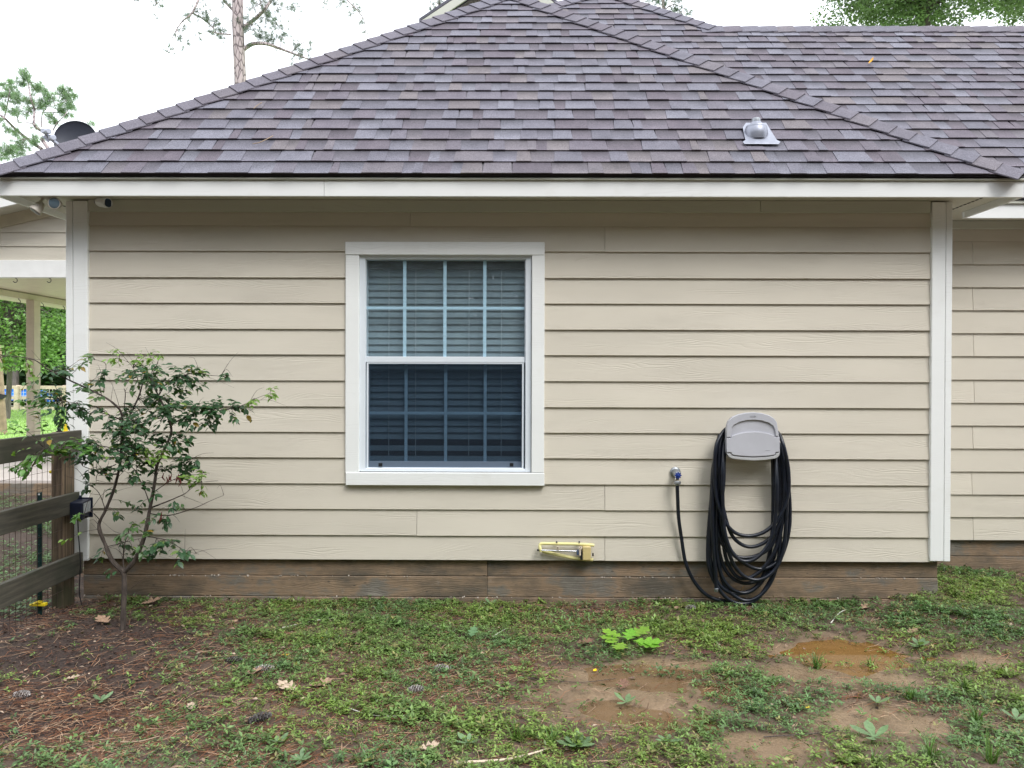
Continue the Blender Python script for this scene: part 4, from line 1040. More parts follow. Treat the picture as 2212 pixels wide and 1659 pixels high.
for o_ in [
 ([(705, 1305), (640, 1240), (600, 1150), (562, 1040), (600, 950), (648, 830), (680, 700), (700, 560), (722, 450), (790, 300), (822, 175)], .014, .004, .08),
 ([(705, 1305), (768, 1230), (820, 1100), (848, 960), (878, 800), (895, 690), (955, 560), (972, 480), (925, 350), (880, 260), (850, 180)], .015, .004, -.1),
 ([(705, 1300), (700, 1220), (712, 1130), (740, 1050)], .006, .002, -.05),
 ([(688, 640), (692, 500), (690, 400), (640, 340), (560, 290), (400, 215), (280, 155), (190, 95), (60, 75), (0, 85)], .009, .0015, -.35),
 ([(700, 440), (620, 410), (560, 370), (480, 350), (350, 330)], .005, .0015, -.25),
 ([(965, 470), (1040, 430), (1150, 400), (1320, 372), (1400, 345), (1450, 318), (1535, 285)], .005, .001, .1),
 ([(900, 300), (960, 220), (1100, 172), (1200, 185), (1310, 188)], .004, .001, .0),
 ([(850, 940), (940, 905), (1000, 880), (1060, 850), (1110, 800), (1240, 782)], .005, .001, -.05),
 ([(850, 970), (960, 980), (1100, 940), (1190, 900), (1272, 865)], .004, .001, -.1),
 ([(672, 745), (600, 745), (500, 712), (470, 700)], .005, .0015, -.1),
 ([(690, 620), (600, 590), (480, 590), (380, 600), (255, 598)], .004, .001, -.3),
 ([(660, 690), (560, 740), (545, 800)], .003, .001, -.1),
 ([(600, 950), (560, 850), (500, 800)], .003, .001, -.1),
 ([(570, 1010), (520, 960), (470, 975)], .003, .001, -.1),
 ([(840, 1100), (900, 1110), (960, 1125), (1050, 1180), (1130, 1200)], .004, .001, -.1),
 ([(600, 1160), (640, 1150), (720, 1130), (800, 1110)], .003, .001, -.06),
 ([(985, 700), (1050, 690), (1090, 660), (1130, 680)], .003, .001, .0),
 ([(860, 940), (820, 830), (780, 740), (770, 640)], .004, .001, -.12),
 ([(800, 300), (780, 200), (740, 120), (680, 90)], .003, .001, -.1),
 ([(590, 280), (592, 200), (600, 120), (540, 95)], .003, .001, -.1),
 ([(830, 240), (880, 150), (900, 90), (885, 70)], .003, .001, .0),
 ([(705, 380), (712, 290), (705, 260)], .003, .002, .0),
 ([(870, 850), (960, 790), (1040, 760), (1160, 740)], .003, .001, -.05),
 ([(745, 1395), (830, 1330)], .002, .0008, -.03), ([(720, 1540), (680, 1500), (660, 1455)], .003, .0015, -.05)]:
    m = MB(); bb(m, o_[0], o_[1], o_[2], yj=o_[3]); m.build('branch', m_bark, shrub, smooth=True)
# leaf sprays: (x, y, radius, leaves, tone) read off the photo
CL = [(560, 120, 45, 12, 1), (690, 90, 50, 14, 2), (830, 110, 60, 22, 2), (890, 90, 30, 6, 2), (440, 180, 45, 10, 0), (520, 190, 45, 10, 0), (620, 180, 55, 12, 0), (740, 170, 80, 26, 0), (840, 190, 90, 34, 1), (930, 180, 80, 32, 0),
 (1020, 190, 80, 34, 0), (1100, 170, 45, 18, 0), (1160, 170, 25, 4, 2), (1290, 185, 30, 6, 0), (960, 240, 80, 26, 0), (1060, 230, 50, 14, 0), (250, 170, 35, 6, 2), (310, 160, 35, 6, 2), (200, 70, 45, 9, 2), (60, 75, 50, 12, 2), (120, 85, 25, 6, 1), (340, 200, 30, 5, 1),
 (420, 270, 60, 20, 0), (350, 310, 65, 24, 3), (300, 340, 40, 10, 3), (470, 290, 50, 14, 0), (560, 250, 40, 8, 1), (640, 290, 50, 8, 1), (330, 430, 50, 12, 3), (270, 470, 25, 4, 3), (450, 420, 60, 18, 0), (540, 400, 70, 24, 0), (500, 350, 55, 14, 0), (620, 440, 80, 30, 0),
 (700, 410, 60, 24, 0), (780, 330, 60, 16, 0), (860, 350, 60, 18, 0), (940, 320, 60, 22, 0), (1010, 370, 70, 30, 0), (1100, 380, 70, 30, 0), (1180, 350, 50, 16, 0), (1180, 400, 60, 26, 0), (1270, 400, 60, 22, 0), (1340, 385, 45, 14, 0), (1230, 330, 30, 5, 0), (1290, 320, 30, 5, 0), (1430, 325, 35, 9, 2), (1520, 285, 40, 9, 2), (1300, 430, 20, 4, 2),
 (1090, 440, 50, 14, 0), (1170, 470, 35, 8, 0), (1000, 420, 60, 18, 0), (1030, 550, 45, 16, 0), (1080, 545, 30, 7, 0), (1020, 580, 25, 5, 0), (940, 520, 45, 10, 0), (860, 460, 70, 28, 0), (790, 440, 70, 26, 0), (830, 520, 80, 34, 0), (730, 510, 70, 30, 0), (900, 560, 50, 14, 0),
 (640, 540, 70, 26, 0), (560, 560, 70, 30, 3), (480, 570, 60, 24, 3), (420, 600, 45, 12, 3), (540, 610, 60, 22, 0), (620, 610, 70, 24, 0), (740, 600, 70, 30, 0), (820, 620, 70, 32, 0), (880, 620, 40, 16, 2), (940, 640, 45, 20, 2), (980, 610, 25, 8, 2),
 (320, 680, 45, 16, 3), (270, 690, 30, 6, 3), (400, 690, 45, 14, 3), (480, 650, 45, 12, 0), (560, 690, 45, 12, 0), (650, 740, 40, 8, 0), (740, 690, 50, 12, 1), (790, 740, 40, 8, 0), (820, 790, 35, 6, 0), (860, 690, 40, 12, 0), (900, 740, 50, 16, 0), (1000, 700, 50, 18, 0), (1070, 660, 40, 14, 0), (1110, 680, 35, 9, 0), (1070, 760, 40, 12, 0), (1150, 770, 50, 18, 2), (1180, 740, 40, 10, 2), (1170, 820, 30, 5, 2), (740, 750, 20, 4, 2),
 (540, 810, 30, 6, 0), (620, 840, 22, 3, 0), (510, 960, 40, 6, 3), (560, 1230, 30, 5, 0), (655, 1290, 14, 2, 0), (680, 970, 30, 5, 0), (690, 910, 35, 5, 1), (760, 940, 30, 4, 0), (740, 1060, 40, 9, 1), (790, 1050, 35, 8, 1), (830, 1020, 30, 5, 2), (870, 1090, 40, 9, 1), (920, 1000, 35, 8, 0), (970, 1000, 30, 5, 0), (1000, 910, 25, 4, 0), (1080, 930, 30, 5, 1), (900, 860, 25, 4, 0),
 (940, 1140, 50, 18, 0), (980, 1170, 50, 14, 0), (1080, 1180, 35, 8, 0), (1120, 1190, 25, 6, 0), (890, 1200, 45, 10, 0), (830, 1200, 28, 5, 1), (740, 1210, 22, 3, 0), (780, 1160, 30, 5, 1), (700, 1150, 35, 5, 0), (370, 1110, 25, 2, 2), (260, 600, 14, 2, 2)]
m = MB()
for k in range(90):   # bare twigs
    q = random.choice(br); d = Vector((random.uniform(-1, 1), random.uniform(-.6, .6), random.uniform(-.3, .9))).normalized(); l = random.uniform(.06, .26)
    m.tube(catmull([q, q+d*l*.5+Vector((0, 0, random.uniform(-.02, .03))), q+d*l+Vector((0, 0, random.uniform(-.06, .03)))], 3), [.0017-.0002*i for i in range(7)], 4, cap=False)
m.build('bare_twig', m_bark, shrub, kind='stuff')
brn = np.array([tuple(p) for p in br]); P_, D_, N_, Lf, Wf, Cf = [], [], [], [], [], []
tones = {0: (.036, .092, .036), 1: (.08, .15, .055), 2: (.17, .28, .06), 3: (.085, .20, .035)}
tw = MB()
for (cx_, cy_, rr, n, tone) in CL:
    n = int(n*2.1)+2
    c0 = C3(cx_, cy_, SY); 
    i = int(np.argmin(((brn-np.array(c0))[:, [0, 2]]**2).sum(1))); s0 = Vector(brn[i]); c0.y = s0.y+random.uniform(-.05, .05)
    rm = rr/2.6298*SY/F
    ntw = max(1, n//7)
    for k in range(ntw):
        e = c0+Vector((random.uniform(-.85, .85)*rm, random.uniform(-1, 1)*rm*1.4, random.uniform(-.85, .85)*rm))
        dr2 = (e-s0);  tip = e+Vector((dr2.x, dr2.y, 0)).normalized()*rm*random.uniform(.3, .8)+Vector((0, random.uniform(-.03, .03), random.uniform(-.2, .3)*rm))
        path = catmull([s0, (s0+e)/2+Vector((0, 0, .012)), e, tip], 4)
        tw.tube(path, [.0016*(1-.6*j/(len(path)-1)) for j in range(len(path))], 4, cap=False)
        m_ = max(2, n//ntw)
        for j in range(m_):
            f = .35+.65*(j+.5)/m_; q = path[min(len(path)-1, int(f*(len(path)-1)))]
            d = (tip-s0).normalized(); side = Vector((d.y, -d.x, 0)); side = side.normalized() if side.length > .01 else Vector((1, 0, 0))
            sg = 1 if j % 2 else -1
            dd = (d*random.uniform(.2, .9)+side*sg*random.uniform(.5, 1.0)+Vector((random.uniform(-.3, .3), random.uniform(-.3, .3), random.uniform(-.65, .12)))).normalized()
            nn = Vector((random.uniform(-.5, .5), random.uniform(-.75, .15), 1)).normalized(); nn = (nn-dd*nn.dot(dd)).normalized()
            P_.append(tuple(q+Vector((random.uniform(-.012, .012), random.uniform(-.02, .02), random.uniform(-.012, .012))))); D_.append(tuple(dd)); N_.append(tuple(nn))
            l = random.uniform(.030, .056)*(.85 if tone == 2 else 1); Lf.append(l); Wf.append(l*random.uniform(.42, .55))
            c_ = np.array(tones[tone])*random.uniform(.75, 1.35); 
            if random.random() < .07: c_ = np.array((.16, .24, .06))
            if random.random() < .015: c_ = np.array((.3, .2, .03))
            Cf.append(c_)
tw.build('twig', m_bark, shrub, kind='stuff')
P_, D_, N_ = map(np.array, (P_, D_, N_)); Lf, Wf, Cf = map(np.array, (Lf, Wf, Cf))
S_ = np.cross(D_, N_); S_ /= np.linalg.norm(S_, axis=1, keepdims=True)
rowsv = []
for (a_t, w_t, lift) in ((0, 0, 0), (.28, .42, .0), (.6, .40, -.03), (1, 0, -.16)):
    c_ = P_+D_*(Lf*a_t)[:, None]+N_*(Lf*lift)[:, None]
    if w_t: rowsv += [c_+S_*(Wf*w_t*1.15)[:, None]+N_*(Wf*.12)[:, None], c_, c_-S_*(Wf*w_t*1.15)[:, None]+N_*(Wf*.12)[:, None]]
    else: rowsv += [c_]
V_ = np.stack(rowsv, 1).reshape(-1, 3); i = np.arange(len(P_))*8
# 0 base | 1 l1 2 c1 3 r1 | 4 l2 5 c2 6 r2 | 7 tip
Fq = [np.c_[i, i+2, i+1], np.c_[i, i+3, i+2], np.c_[i+1, i+2, i+4], np.c_[i+2, i+5, i+4], np.c_[i+2, i+3, i+5], np.c_[i+3, i+6, i+5], np.c_[i+4, i+5, i+7], np.c_[i+5, i+6, i+7]]
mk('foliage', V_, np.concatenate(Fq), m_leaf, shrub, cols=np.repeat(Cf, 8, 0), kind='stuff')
pod = MB(); pod.col = (.12, .035, .03)
for (x, y) in ((930, 740), (945, 760), (960, 750), (975, 745), (1005, 755), (1022, 770), (1015, 745), (920, 960), (915, 980)):
    q = C3(x, y, SY-.05); pod.tube([q, q+Vector((random.uniform(-.01, .01), 0, -.025)), q+Vector((random.uniform(-.012, .012), 0, -.05))], [.002, .005, .001], 5)
pod.build('seed_pod', m_litter, shrub, cols=True)

# ================================================================== GROUND LITTER AND COVER
BARE = [(GE(430, 1540, 240, 90), .45), (GE(700, 1600, 380, 70), .3), (GE(180, 1590, 300, 80), .6), (GE(345, 1515, 75, 35), 1), (GE(1250, 1470, 170, 50), .9), (GE(1400, 1500, 110, 40), .9), (e1, 1), (GE(1800, 1465, 130, 30), .85), (GE(680, 1632, 70, 22), .9), (GE(1290, 1330, 120, 16), .85), (GE(1900, 1315, 60, 12), .8), (GE(1280, 1600, 60, 25), .6),
        (GE(1950, 1570, 120, 40), .6), (GE(2080, 1420, 70, 16), .6), (GE(1180, 1445, 80, 30), .8), (GE(640, 1500, 50, 22), .6), (GE(2190, 1290, 30, 12), .8), (GE(1650, 1625, 90, 20), .6), (GE(2030, 1500, 80, 25), .35)]
DENSE = [(GE(1580, 1540, 200, 60), .9), (GE(1620, 1345, 170, 35), .6), (GE(1000, 1350, 260, 40), .7), (GE(700, 1380, 180, 50), .6), (GE(2120, 1300, 120, 55), 1.0), (GE(850, 1560, 220, 80), .6), (GE(1530, 1420, 130, 30), .6), (GE(1990, 1360, 120, 30), .6), (GE(1100, 1620, 120, 40), .5), (GE(2150, 1500, 90, 90), .4)]
def density(x, y):
    d = .46+.62*fbm(x, y, .5, 4)
    for e, k in DENSE: d = d+k*blob(x, y, e, .9, .3)*.6
    for e, k in BARE: d = d*(1-k*np.clip(blob(x, y, e, .6, .4)*1.5, 0, 1))
    d = d*(1-.95*np.clip(mulchy(x, y)*1.1, 0, 1))
    return d
def scatter(n, x0, x1, y0, y1):
    x = rng.uniform(x0, x1, n); y = rng.uniform(y0, y1, n); return x, y
def okpos(x, y):   # outside the building footprint
    inh = ((y > D+.02) & (x > XL-.02) & (x < XR-.02)) | ((y > D2+.02) & (x > XR-.1))
    fr_ = np.abs(x) < (y*.76+.45)
    return (~inh) & fr_
# --- sprigs of small paired leaves
n = 170000
x, y = scatter(n, -4.2, 5.6, 2.3, 6.0); d = density(x, y); k = (rng.uniform(0, 1, n) < .08+.80*np.clip(d*1.15+.08, 0, 1)**.8*np.clip(.75+.8*fbm(x+5, y-7, .10, 2), .15, 1)) & (rng.uniform(0, 1, n) > .93*np.clip(wetness(x, y)+mulchy(x, y), 0, 1)) & okpos(x, y) & (x > -2.95)
x, y, d = x[k], y[k], d[k]
clump = np.clip(.95+.4*fbm(x*1.7, y*1.7, .5, 3), .6, 1.4)
m = len(x); nl = 6
sx_, sy_ = rng.normal(0, .35, m), rng.normal(0, .35, m); ht = rng.uniform(.006, .034, m)*clump      # each sprig leans its own way
ph = np.tile(np.arange(nl)*2.4, m)+np.repeat(rng.uniform(0, 6.283, m), nl)
tier = np.tile(np.array([1, 1, 1, .9, .55, .5]), m); hz = np.repeat(ht, nl)*tier
bx_ = np.repeat(x+sx_*ht, nl)*1.0+np.cos(ph)*.002+(1-tier)*rng.normal(0, .02, m*nl); by_ = np.repeat(y+sy_*ht, nl)+np.sin(ph)*.002+(1-tier)*rng.normal(0, .02, m*nl)
bz = hgt(bx_, by_)+hz+.002; tl_ = rng.normal(.12, .3, m*nl)+np.cos(ph-np.repeat(np.arctan2(sy_, sx_), nl))*-.25
Dv = np.c_[np.cos(ph)*np.cos(tl_), np.sin(ph)*np.cos(tl_), np.sin(tl_)]
Nv = unit(np.c_[-np.cos(ph)*np.sin(tl_), -np.sin(ph)*np.sin(tl_), np.cos(tl_)]+rng.normal(0, .2, (m*nl, 3)))
sz = np.repeat(rng.uniform(.75, 1.25, m)*clump, nl)
Ls = rng.uniform(.012, .027, m*nl)*sz
kind_ = np.clip(.5+.8*fbm(bx_, by_, .9, 2), 0, 1)[:, None]
cg1 = np.array((.185, .275, .060)); cg2 = np.array((.125, .225, .080)); cdr = np.array((.25, .24, .09))
cc_ = cg1*(1-kind_)+cg2*kind_; rr_ = np.repeat(rng.uniform(0, 1, (m, 1)), nl, 0); cc_ = np.where(rr_ < .10, cdr, cc_)*np.repeat(rng.uniform(.4, 1.35, (m, 1)), nl, 0)*rng.uniform(.8, 1.2, (m*nl, 1))
leaves('ground_cover', np.c_[bx_, by_, bz], Dv, Nv, Ls, Ls*rng.uniform(.34, .5, m*nl), cc_, m_cover, fold=.14,
       label='low green creeping weeds spread over the soil', kind='stuff')
# thin grass blades among the weeds
n = 60000; x, y = scatter(n, -2.9, 5.6, 2.3, 6.0); k = (rng.uniform(0, 1, n) < .12+.5*np.clip(density(x, y), 0, 1)*np.clip(.3+1.2*fbm(x-3, y+8, .4, 3), 0, 1)) & okpos(x, y) & (rng.uniform(0, 1, n) > .9*np.clip(wetness(x, y)+mulchy(x, y), 0, 1))
x, y = x[k], y[k]; m = len(x); an = rng.uniform(0, 6.283, m); tl_ = rng.uniform(.1, 1.2, m)
Dv = np.c_[np.cos(an)*np.cos(tl_), np.sin(an)*np.cos(tl_), np.sin(tl_)]; Nv = unit(np.c_[-np.cos(an)*np.sin(tl_), -np.sin(an)*np.sin(tl_), np.cos(tl_)])
gcol = np.array([(.15, .24, .05), (.20, .26, .08), (.30, .26, .13), (.10, .18, .05)])[rng.integers(0, 4, m)]*rng.uniform(.6, 1.3, (m, 1))
leaves('yard_grass', np.c_[x, y, hgt(x, y)], Dv, Nv, rng.uniform(.02, .065, m), np.full(m, .0028), gcol, m_cover, droop=.25, label='sparse thin grass blades mixed into the creeping weeds', kind='stuff')
# beyond the fence
n = 9000; x, y = scatter(n, -8.5, -3.1, 4.2, 9.5); k = (rng.uniform(0, 1, n) < .5+.6*fbm(x, y, .8, 3)); x, y = x[k], y[k]; m = len(x); nl = 6
bx_ = np.repeat(x, nl)+rng.normal(0, .03, m*nl); by_ = np.repeat(y, nl)+rng.normal(0, .03, m*nl); an = rng.uniform(0, 6.283, m*nl); tl_ = rng.uniform(-.2, .6, m*nl)
Dv = np.c_[np.cos(an)*np.cos(tl_), np.sin(an)*np.cos(tl_), np.sin(tl_)]; Nv = unit(np.c_[-np.cos(an)*np.sin(tl_), -np.sin(an)*np.sin(tl_), np.cos(tl_)])
Ls = rng.uniform(.025, .05, m*nl)
leaves('ground_cover', np.c_[bx_, by_, hgt(bx_, by_)+rng.uniform(.004, .05, m*nl)], Dv, Nv, Ls, Ls*.45, np.array((.10, .17, .07))*rng.uniform(.6, 1.5, (m*nl, 1)), m_cover,
       label='pale green weeds growing beyond the wire fence', kind='stuff')
# --- pine needles
def needles(n, box, f, name, label, ln=(.05, .14), wd=.0011, cols=None):
    x, y = scatter(n, *box); k = (rng.uniform(0, 1, n) < f(x, y)) & okpos(x, y); x, y = x[k], y[k]; m = len(x)
    an = rng.normal(.25, .75, m)+(rng.uniform(0, 1, m) < .35)*rng.uniform(0, 3.14, m); L = rng.uniform(*ln, m)
    dx, dy = np.cos(an)*L/2, np.sin(an)*L/2; nx, ny = -np.sin(an)*wd, np.cos(an)*wd
    bend = rng.normal(0, .12, m)*L; mx, my = x-np.sin(an)*bend, y+np.cos(an)*bend
    z0 = hgt(x-dx, y-dy)+rng.uniform(.002, .012, m); z1 = hgt(x+dx, y+dy)+rng.uniform(.002, .014, m); zm = np.maximum(hgt(mx, my)+.005, (z0+z1)/2)+rng.uniform(0, .006, m)
    V = np.stack([np.c_[x-dx-nx, y-dy-ny, z0], np.c_[x-dx+nx, y-dy+ny, z0], np.c_[mx-nx, my-ny, zm], np.c_[mx+nx, my+ny, zm+.0008], np.c_[x+dx-nx*.6, y+dy-ny*.6, z1], np.c_[x+dx+nx*.6, y+dy+ny*.6, z1]], 1).reshape(-1, 3)
    i = np.arange(m)*6; Fc = np.concatenate([np.c_[i, i+2, i+3, i+1], np.c_[i+2, i+4, i+5, i+3]])
    base = np.array(cols or [(.19, .08, .04), (.28, .14, .075), (.10, .045, .028), (.38, .26, .17)])[rng.integers(0, 4, m)]*rng.uniform(.6, 1.3, (m, 1))
    mk(name, V, Fc, m_litter, cols=np.repeat(base, 6, 0), label=label, kind='stuff')
def nd(x, y):
    d = .24+.34*fbm(x+9, y-4, .6, 3)
    for e, k in ((GE(200, 1480, 320, 160), .55), (GE(700, 1560, 300, 80), .3), (GE(1290, 1330, 130, 20), .7), (GE(1090, 1440, 90, 40), .4), (GE(900, 1480, 200, 60), .25)):
        d = d+k*blob(x, y, e, .7, .3)
    d = d*(1-.8*np.clip(1.5*blob(x, y, GE(190, 1395, 230, 62), .7, .3), 0, 1))
    return d*(1-.85*wetness(x, y))*(1-.5*sm(1.5, 3, x))
needles(95000, (-4.2, 5.6, 2.3, 6.0), nd, 'pine_straw', 'reddish brown pine needles strewn over the soil')
# --- mulch and leaf fragments
def frag(n, f, name, label, L0, L1, pal, zmx=.012):
    x, y = scatter(n, -4.6, 5.6, 2.3, 6.0); k = (rng.uniform(0, 1, n) < f(x, y)) & okpos(x, y); x, y = x[k], y[k]; m = len(x)
    an = rng.uniform(0, 6.283, m); tl_ = rng.normal(0, .25, m); Dv = np.c_[np.cos(an)*np.cos(tl_), np.sin(an)*np.cos(tl_), np.sin(tl_)]
    Nv = unit(np.c_[-np.cos(an)*np.sin(tl_), -np.sin(an)*np.sin(tl_), np.cos(tl_)]+rng.normal(0, .3, (m, 3)))
    L = rng.uniform(L0, L1, m)*rng.uniform(.5, 1, m); base = np.array(pal)[rng.integers(0, len(pal), m)]*rng.uniform(.6, 1.35, (m, 1))
    leaves(name, np.c_[x, y, hgt(x, y)+rng.uniform(.001, zmx, m)], Dv, Nv, L, L*rng.uniform(.3, .7, m), base, m_litter, fold=.2, label=label, kind='stuff')
frag(85000, lambda x, y: np.clip(mulchy(x, y)*.95+.16+.5*blob(x, y, GE(1290, 1330, 120, 18))+.35*blob(x, y, GE(1900, 1318, 60, 14)), 0, 1)*(1-.75*wetness(x, y)), 'mulch', 'dark bark mulch and crumbled leaves by the fence', .008, .028,
     [(.045, .028, .022), (.08, .045, .032), (.03, .02, .018), (.14, .09, .065), (.055, .035, .03), (.10, .05, .035)])
frag(7000, lambda x, y: .35+.4*mulchy(x, y)-.3*wetness(x, y)+.5*blob(x, y, GE(1290, 1330, 120, 18)), 'leaf_litter', 'small dry tan leaf pieces scattered among the weeds', .02, .045,
     [(.30, .21, .15), (.22, .14, .10), (.16, .10, .075), (.36, .28, .21)], .02)

# --- big dry leaves, each its own thing
def oak_outline(lobes=3, depth=.45):
    pts = [(0, 0)]; 
    L = [(.12, .06), (.22, .22), (.3, .30), (.36, .12), (.48, .34), (.58, .42), (.63, .16), (.72, .26), (.82, .28), (.86, .12), (1.0, .0)]
    pts += [(a, w) for a, w in L]; pts += [(a, -w*.95) for a, w in L[-2::-1]]
    return pts
def blade(name, pos, ang, size, col, mat, parent=None, curl=.25, outline=None, tilt=0, flat=False, **kw):
    ol = outline or oak_outline(); d = Vector((math.cos(ang), math.sin(ang), 0)); s = Vector((-d.y, d.x, 0)); V = []; cen = []
    for a, w in ol:
        z = curl*size*((a-.5)**2*.9+abs(w)*.6*random.uniform(.5, 1.2))+math.sin(tilt)*a*size
        V.append(Vector(pos)+d*a*size*math.cos(tilt)+s*w*size+Vector((0, 0, z)))
    mids = [Vector(pos)+d*a*size*math.cos(tilt)+Vector((0, 0, curl*size*(a-.5)**2*.7+math.sin(tilt)*a*size)) for a in (.25, .5, .8)]
    n = len(ol); Vs = V+mids; Fc = []
    for i in range(n):
        j = (i+1) % n; am = (ol[i][0]+ol[j][0])/2; c_ = n+(0 if am < .38 else 1 if am < .66 else 2); Fc.append((i, j, c_))
    Fc += [(0, n, n) if False else (n, n+1, 2)] if False else []
    Vs2 = [tuple(v) for v in Vs]
    # stitch between the midrib points
    for i in range(n):
        j = (i+1) % n; 
        ci = (0 if (ol[i][0]+ol[j][0])/2 < .38 else 1 if (ol[i][0]+ol[j][0])/2 < .66 else 2); k2 = (j+1) % n
        cj = (0 if (ol[j][0]+ol[k2][0])/2 < .38 else 1 if (ol[j][0]+ol[k2][0])/2 < .66 else 2)
        if ci != cj: Fc.append((j, n+cj, n+ci))
    return mk(name, Vs2, Fc, mat, parent, cols=np.tile(col, (len(Vs2), 1)), **kw)
TAN = (.33, .22, .15); BRN = (.19, .11, .075); PALE = (.45, .35, .26)
for (px, py, sz, a, c_, lab) in [
 (300, 1312, .15, .6, TAN, 'curled tan oak leaf against the footing at the fence post'), (235, 1352, .12, 2.6, TAN, 'pale curled leaf on the mulch left of the young tree'),
 (500, 1350, .055, 1.2, TAN, 'small folded leaf on the mulch right of the young tree trunk'), (948, 1455, .10, .3, TAN, 'tan leaf touching the long grey pine cone') if False else (525, 1462, .10, .3, TAN, 'tan leaf touching the long grey pine cone'),
 (640, 1500, .12, 2.7, PALE, 'pale pointed leaf at the left of the dry leaf pile'), (665, 1490, .13, .4, TAN, 'biggest curled leaf of the dry leaf pile'), (412, 1540, .07, 1.9, PALE, 'cream scrap of leaf above the bare soil patch'),
 (385, 1592, .06, .2, TAN, 'tan leaf near the left edge among sparse weeds') if False else (140, 1472, .07, .5, PALE, 'pale torn leaf on the mulch near the left edge'), (905, 1625, .09, .4, PALE, 'broad beige leaf near the bottom edge left of centre'),
 (1245, 1395, .11, .2, BRN, 'rolled brown leaf just left of the bright oak seedling'), (1160, 1378, .08, .4, BRN, 'dark brown leaf in the weeds below the sprinkler') if False else (940, 1378, .09, .2, BRN, 'dark brown curled leaf among the weeds below the window'),
 (1340, 1496, .09, 1.1, BRN, 'brown leaf upright at the mud edge by the yellow leaf'), (1655, 1385, .08, .4, (.10, .04, .035), 'dark red brown leaf on the weeds left of the orange puddle') if False else (1515, 1418, .08, .4, (.09, .04, .035), 'dark red brown leaf in the weeds right of the seedling'),
 (1960, 1372, .08, .3, TAN, 'pointed tan leaf right of the orange puddle'), (2165, 1352, .07, .2, PALE, 'flat pale leaf near the right edge of the yard'), (1460, 1320, .06, 1.2, TAN, 'small tan leaf standing at the footing left of the hose'),
 (1860, 1320, .09, .5, TAN, 'crumpled leaf in the litter heap near the right footing corner'), (1275, 1330, .08, .2, BRN, 'brown leaf on the needle bed below the sprinkler')]:
    g = G(px, py); blade('dry_leaf', (g.x, g.y, g.z+.008), a, sz, c_, m_litter, curl=.55, tilt=random.uniform(0, .25), label=lab, cat='dry leaf', group='big dry leaves lying on the ground')
for (px, py, sz, a, c_, lab) in [(608, 1421, .05, .2, (.55, .33, .04), 'orange yellow leaf on dark mulch'), (1283, 1457, .04, 1.2, (.85, .55, .02), 'bright yellow leaf on the mud left of centre puddle'), (1735, 1535, .04, .2, (.75, .55, .06), 'yellow leaf in the dense weeds bottom right'),
                                 (680, 1384, .05, .1, (.62, .50, .08), 'thin yellow leaf beside the mulch edge')]:
    g = G(px, py); blade('yellow_leaf', (g.x, g.y, g.z+.014), a, sz, c_, m_litter, curl=.4, outline=[(0, 0), (.3, .22), (.6, .24), (1, 0), (.6, -.24), (.3, -.22)], label=lab, cat='yellow leaf')
g = G(1017, 1388); blade('green_oak_leaf', (g.x, g.y, g.z+.03), 1.3, .085, (.14, .26, .12), m_leaf, curl=.2, tilt=.5, label='single pale green lobed leaf lying below the window', cat='leaf')
lq = H6(612, 1400, D-.135); blade('dry_leaf', lq, 2.4, .06, (.22, .13, .05), m_litter, curl=.6, tilt=-.9, label='dead brown leaf caught in the lower hose loops', cat='dry leaf')

# --- bits lying on the roof
for pts, lab in [([(546, 311), (562, 308), (590, 294)], 'curved straw coloured stick on the lower left shingles'), ([(548, 235), (556, 228), (566, 222)], 'short straight pine straw on the left shingles')]:
    MB().tube(catmull([P1.P(*P1.hit(a, b_, .03), .032) for a, b_ in pts], 4), .003, 5).build('roof_twig', m_tan, None, label=lab, cat='twig')
q = P2.P(*P2.hit(1877, 139, .03), .03); blade('yellow_leaf', q, .4, .09, (.75, .38, .05), m_litter, curl=.4, tilt=.9, outline=[(0, 0), (.3, .22), (.6, .24), (1, 0), (.6, -.24), (.3, -.22)], label='small orange leaf lying on the right wing shingles', cat='leaf')
# --- oak seedling
g = G(1352, 1405); sd_ = root('oak_seedling', g, 'bright lime green oak seedling with broad lobed leaves on the mud', 'seedling')
MB().tube([g, g+Vector((.0, 0, .03)), g+Vector((-.01, 0, .045))], [.003, .002, .0015], 6).build('stem', m_bark, sd_)
for (px, py, a, s, tl_) in ((1330, 1395, 2.9, .12, .05), (1340, 1390, 2.5, .14, .15), (1368, 1388, .55, .15, .25), (1375, 1400, -.2, .18, .05), (1342, 1405, -2.0, .13, .0), (1358, 1398, 1.2, .12, .3), (1385, 1405, -.5, .15, .0), (1325, 1400, 3.5, .09, .05)):
    q = G(px, py); blade('lobed_leaf', (q.x*.6+g.x*.4, q.y*.6+g.y*.4, g.z+.042), a, s, (.20*random.uniform(.85, 1.15), .42*random.uniform(.85, 1.15), .045), m_leaf, sd_, curl=.18, tilt=tl_)

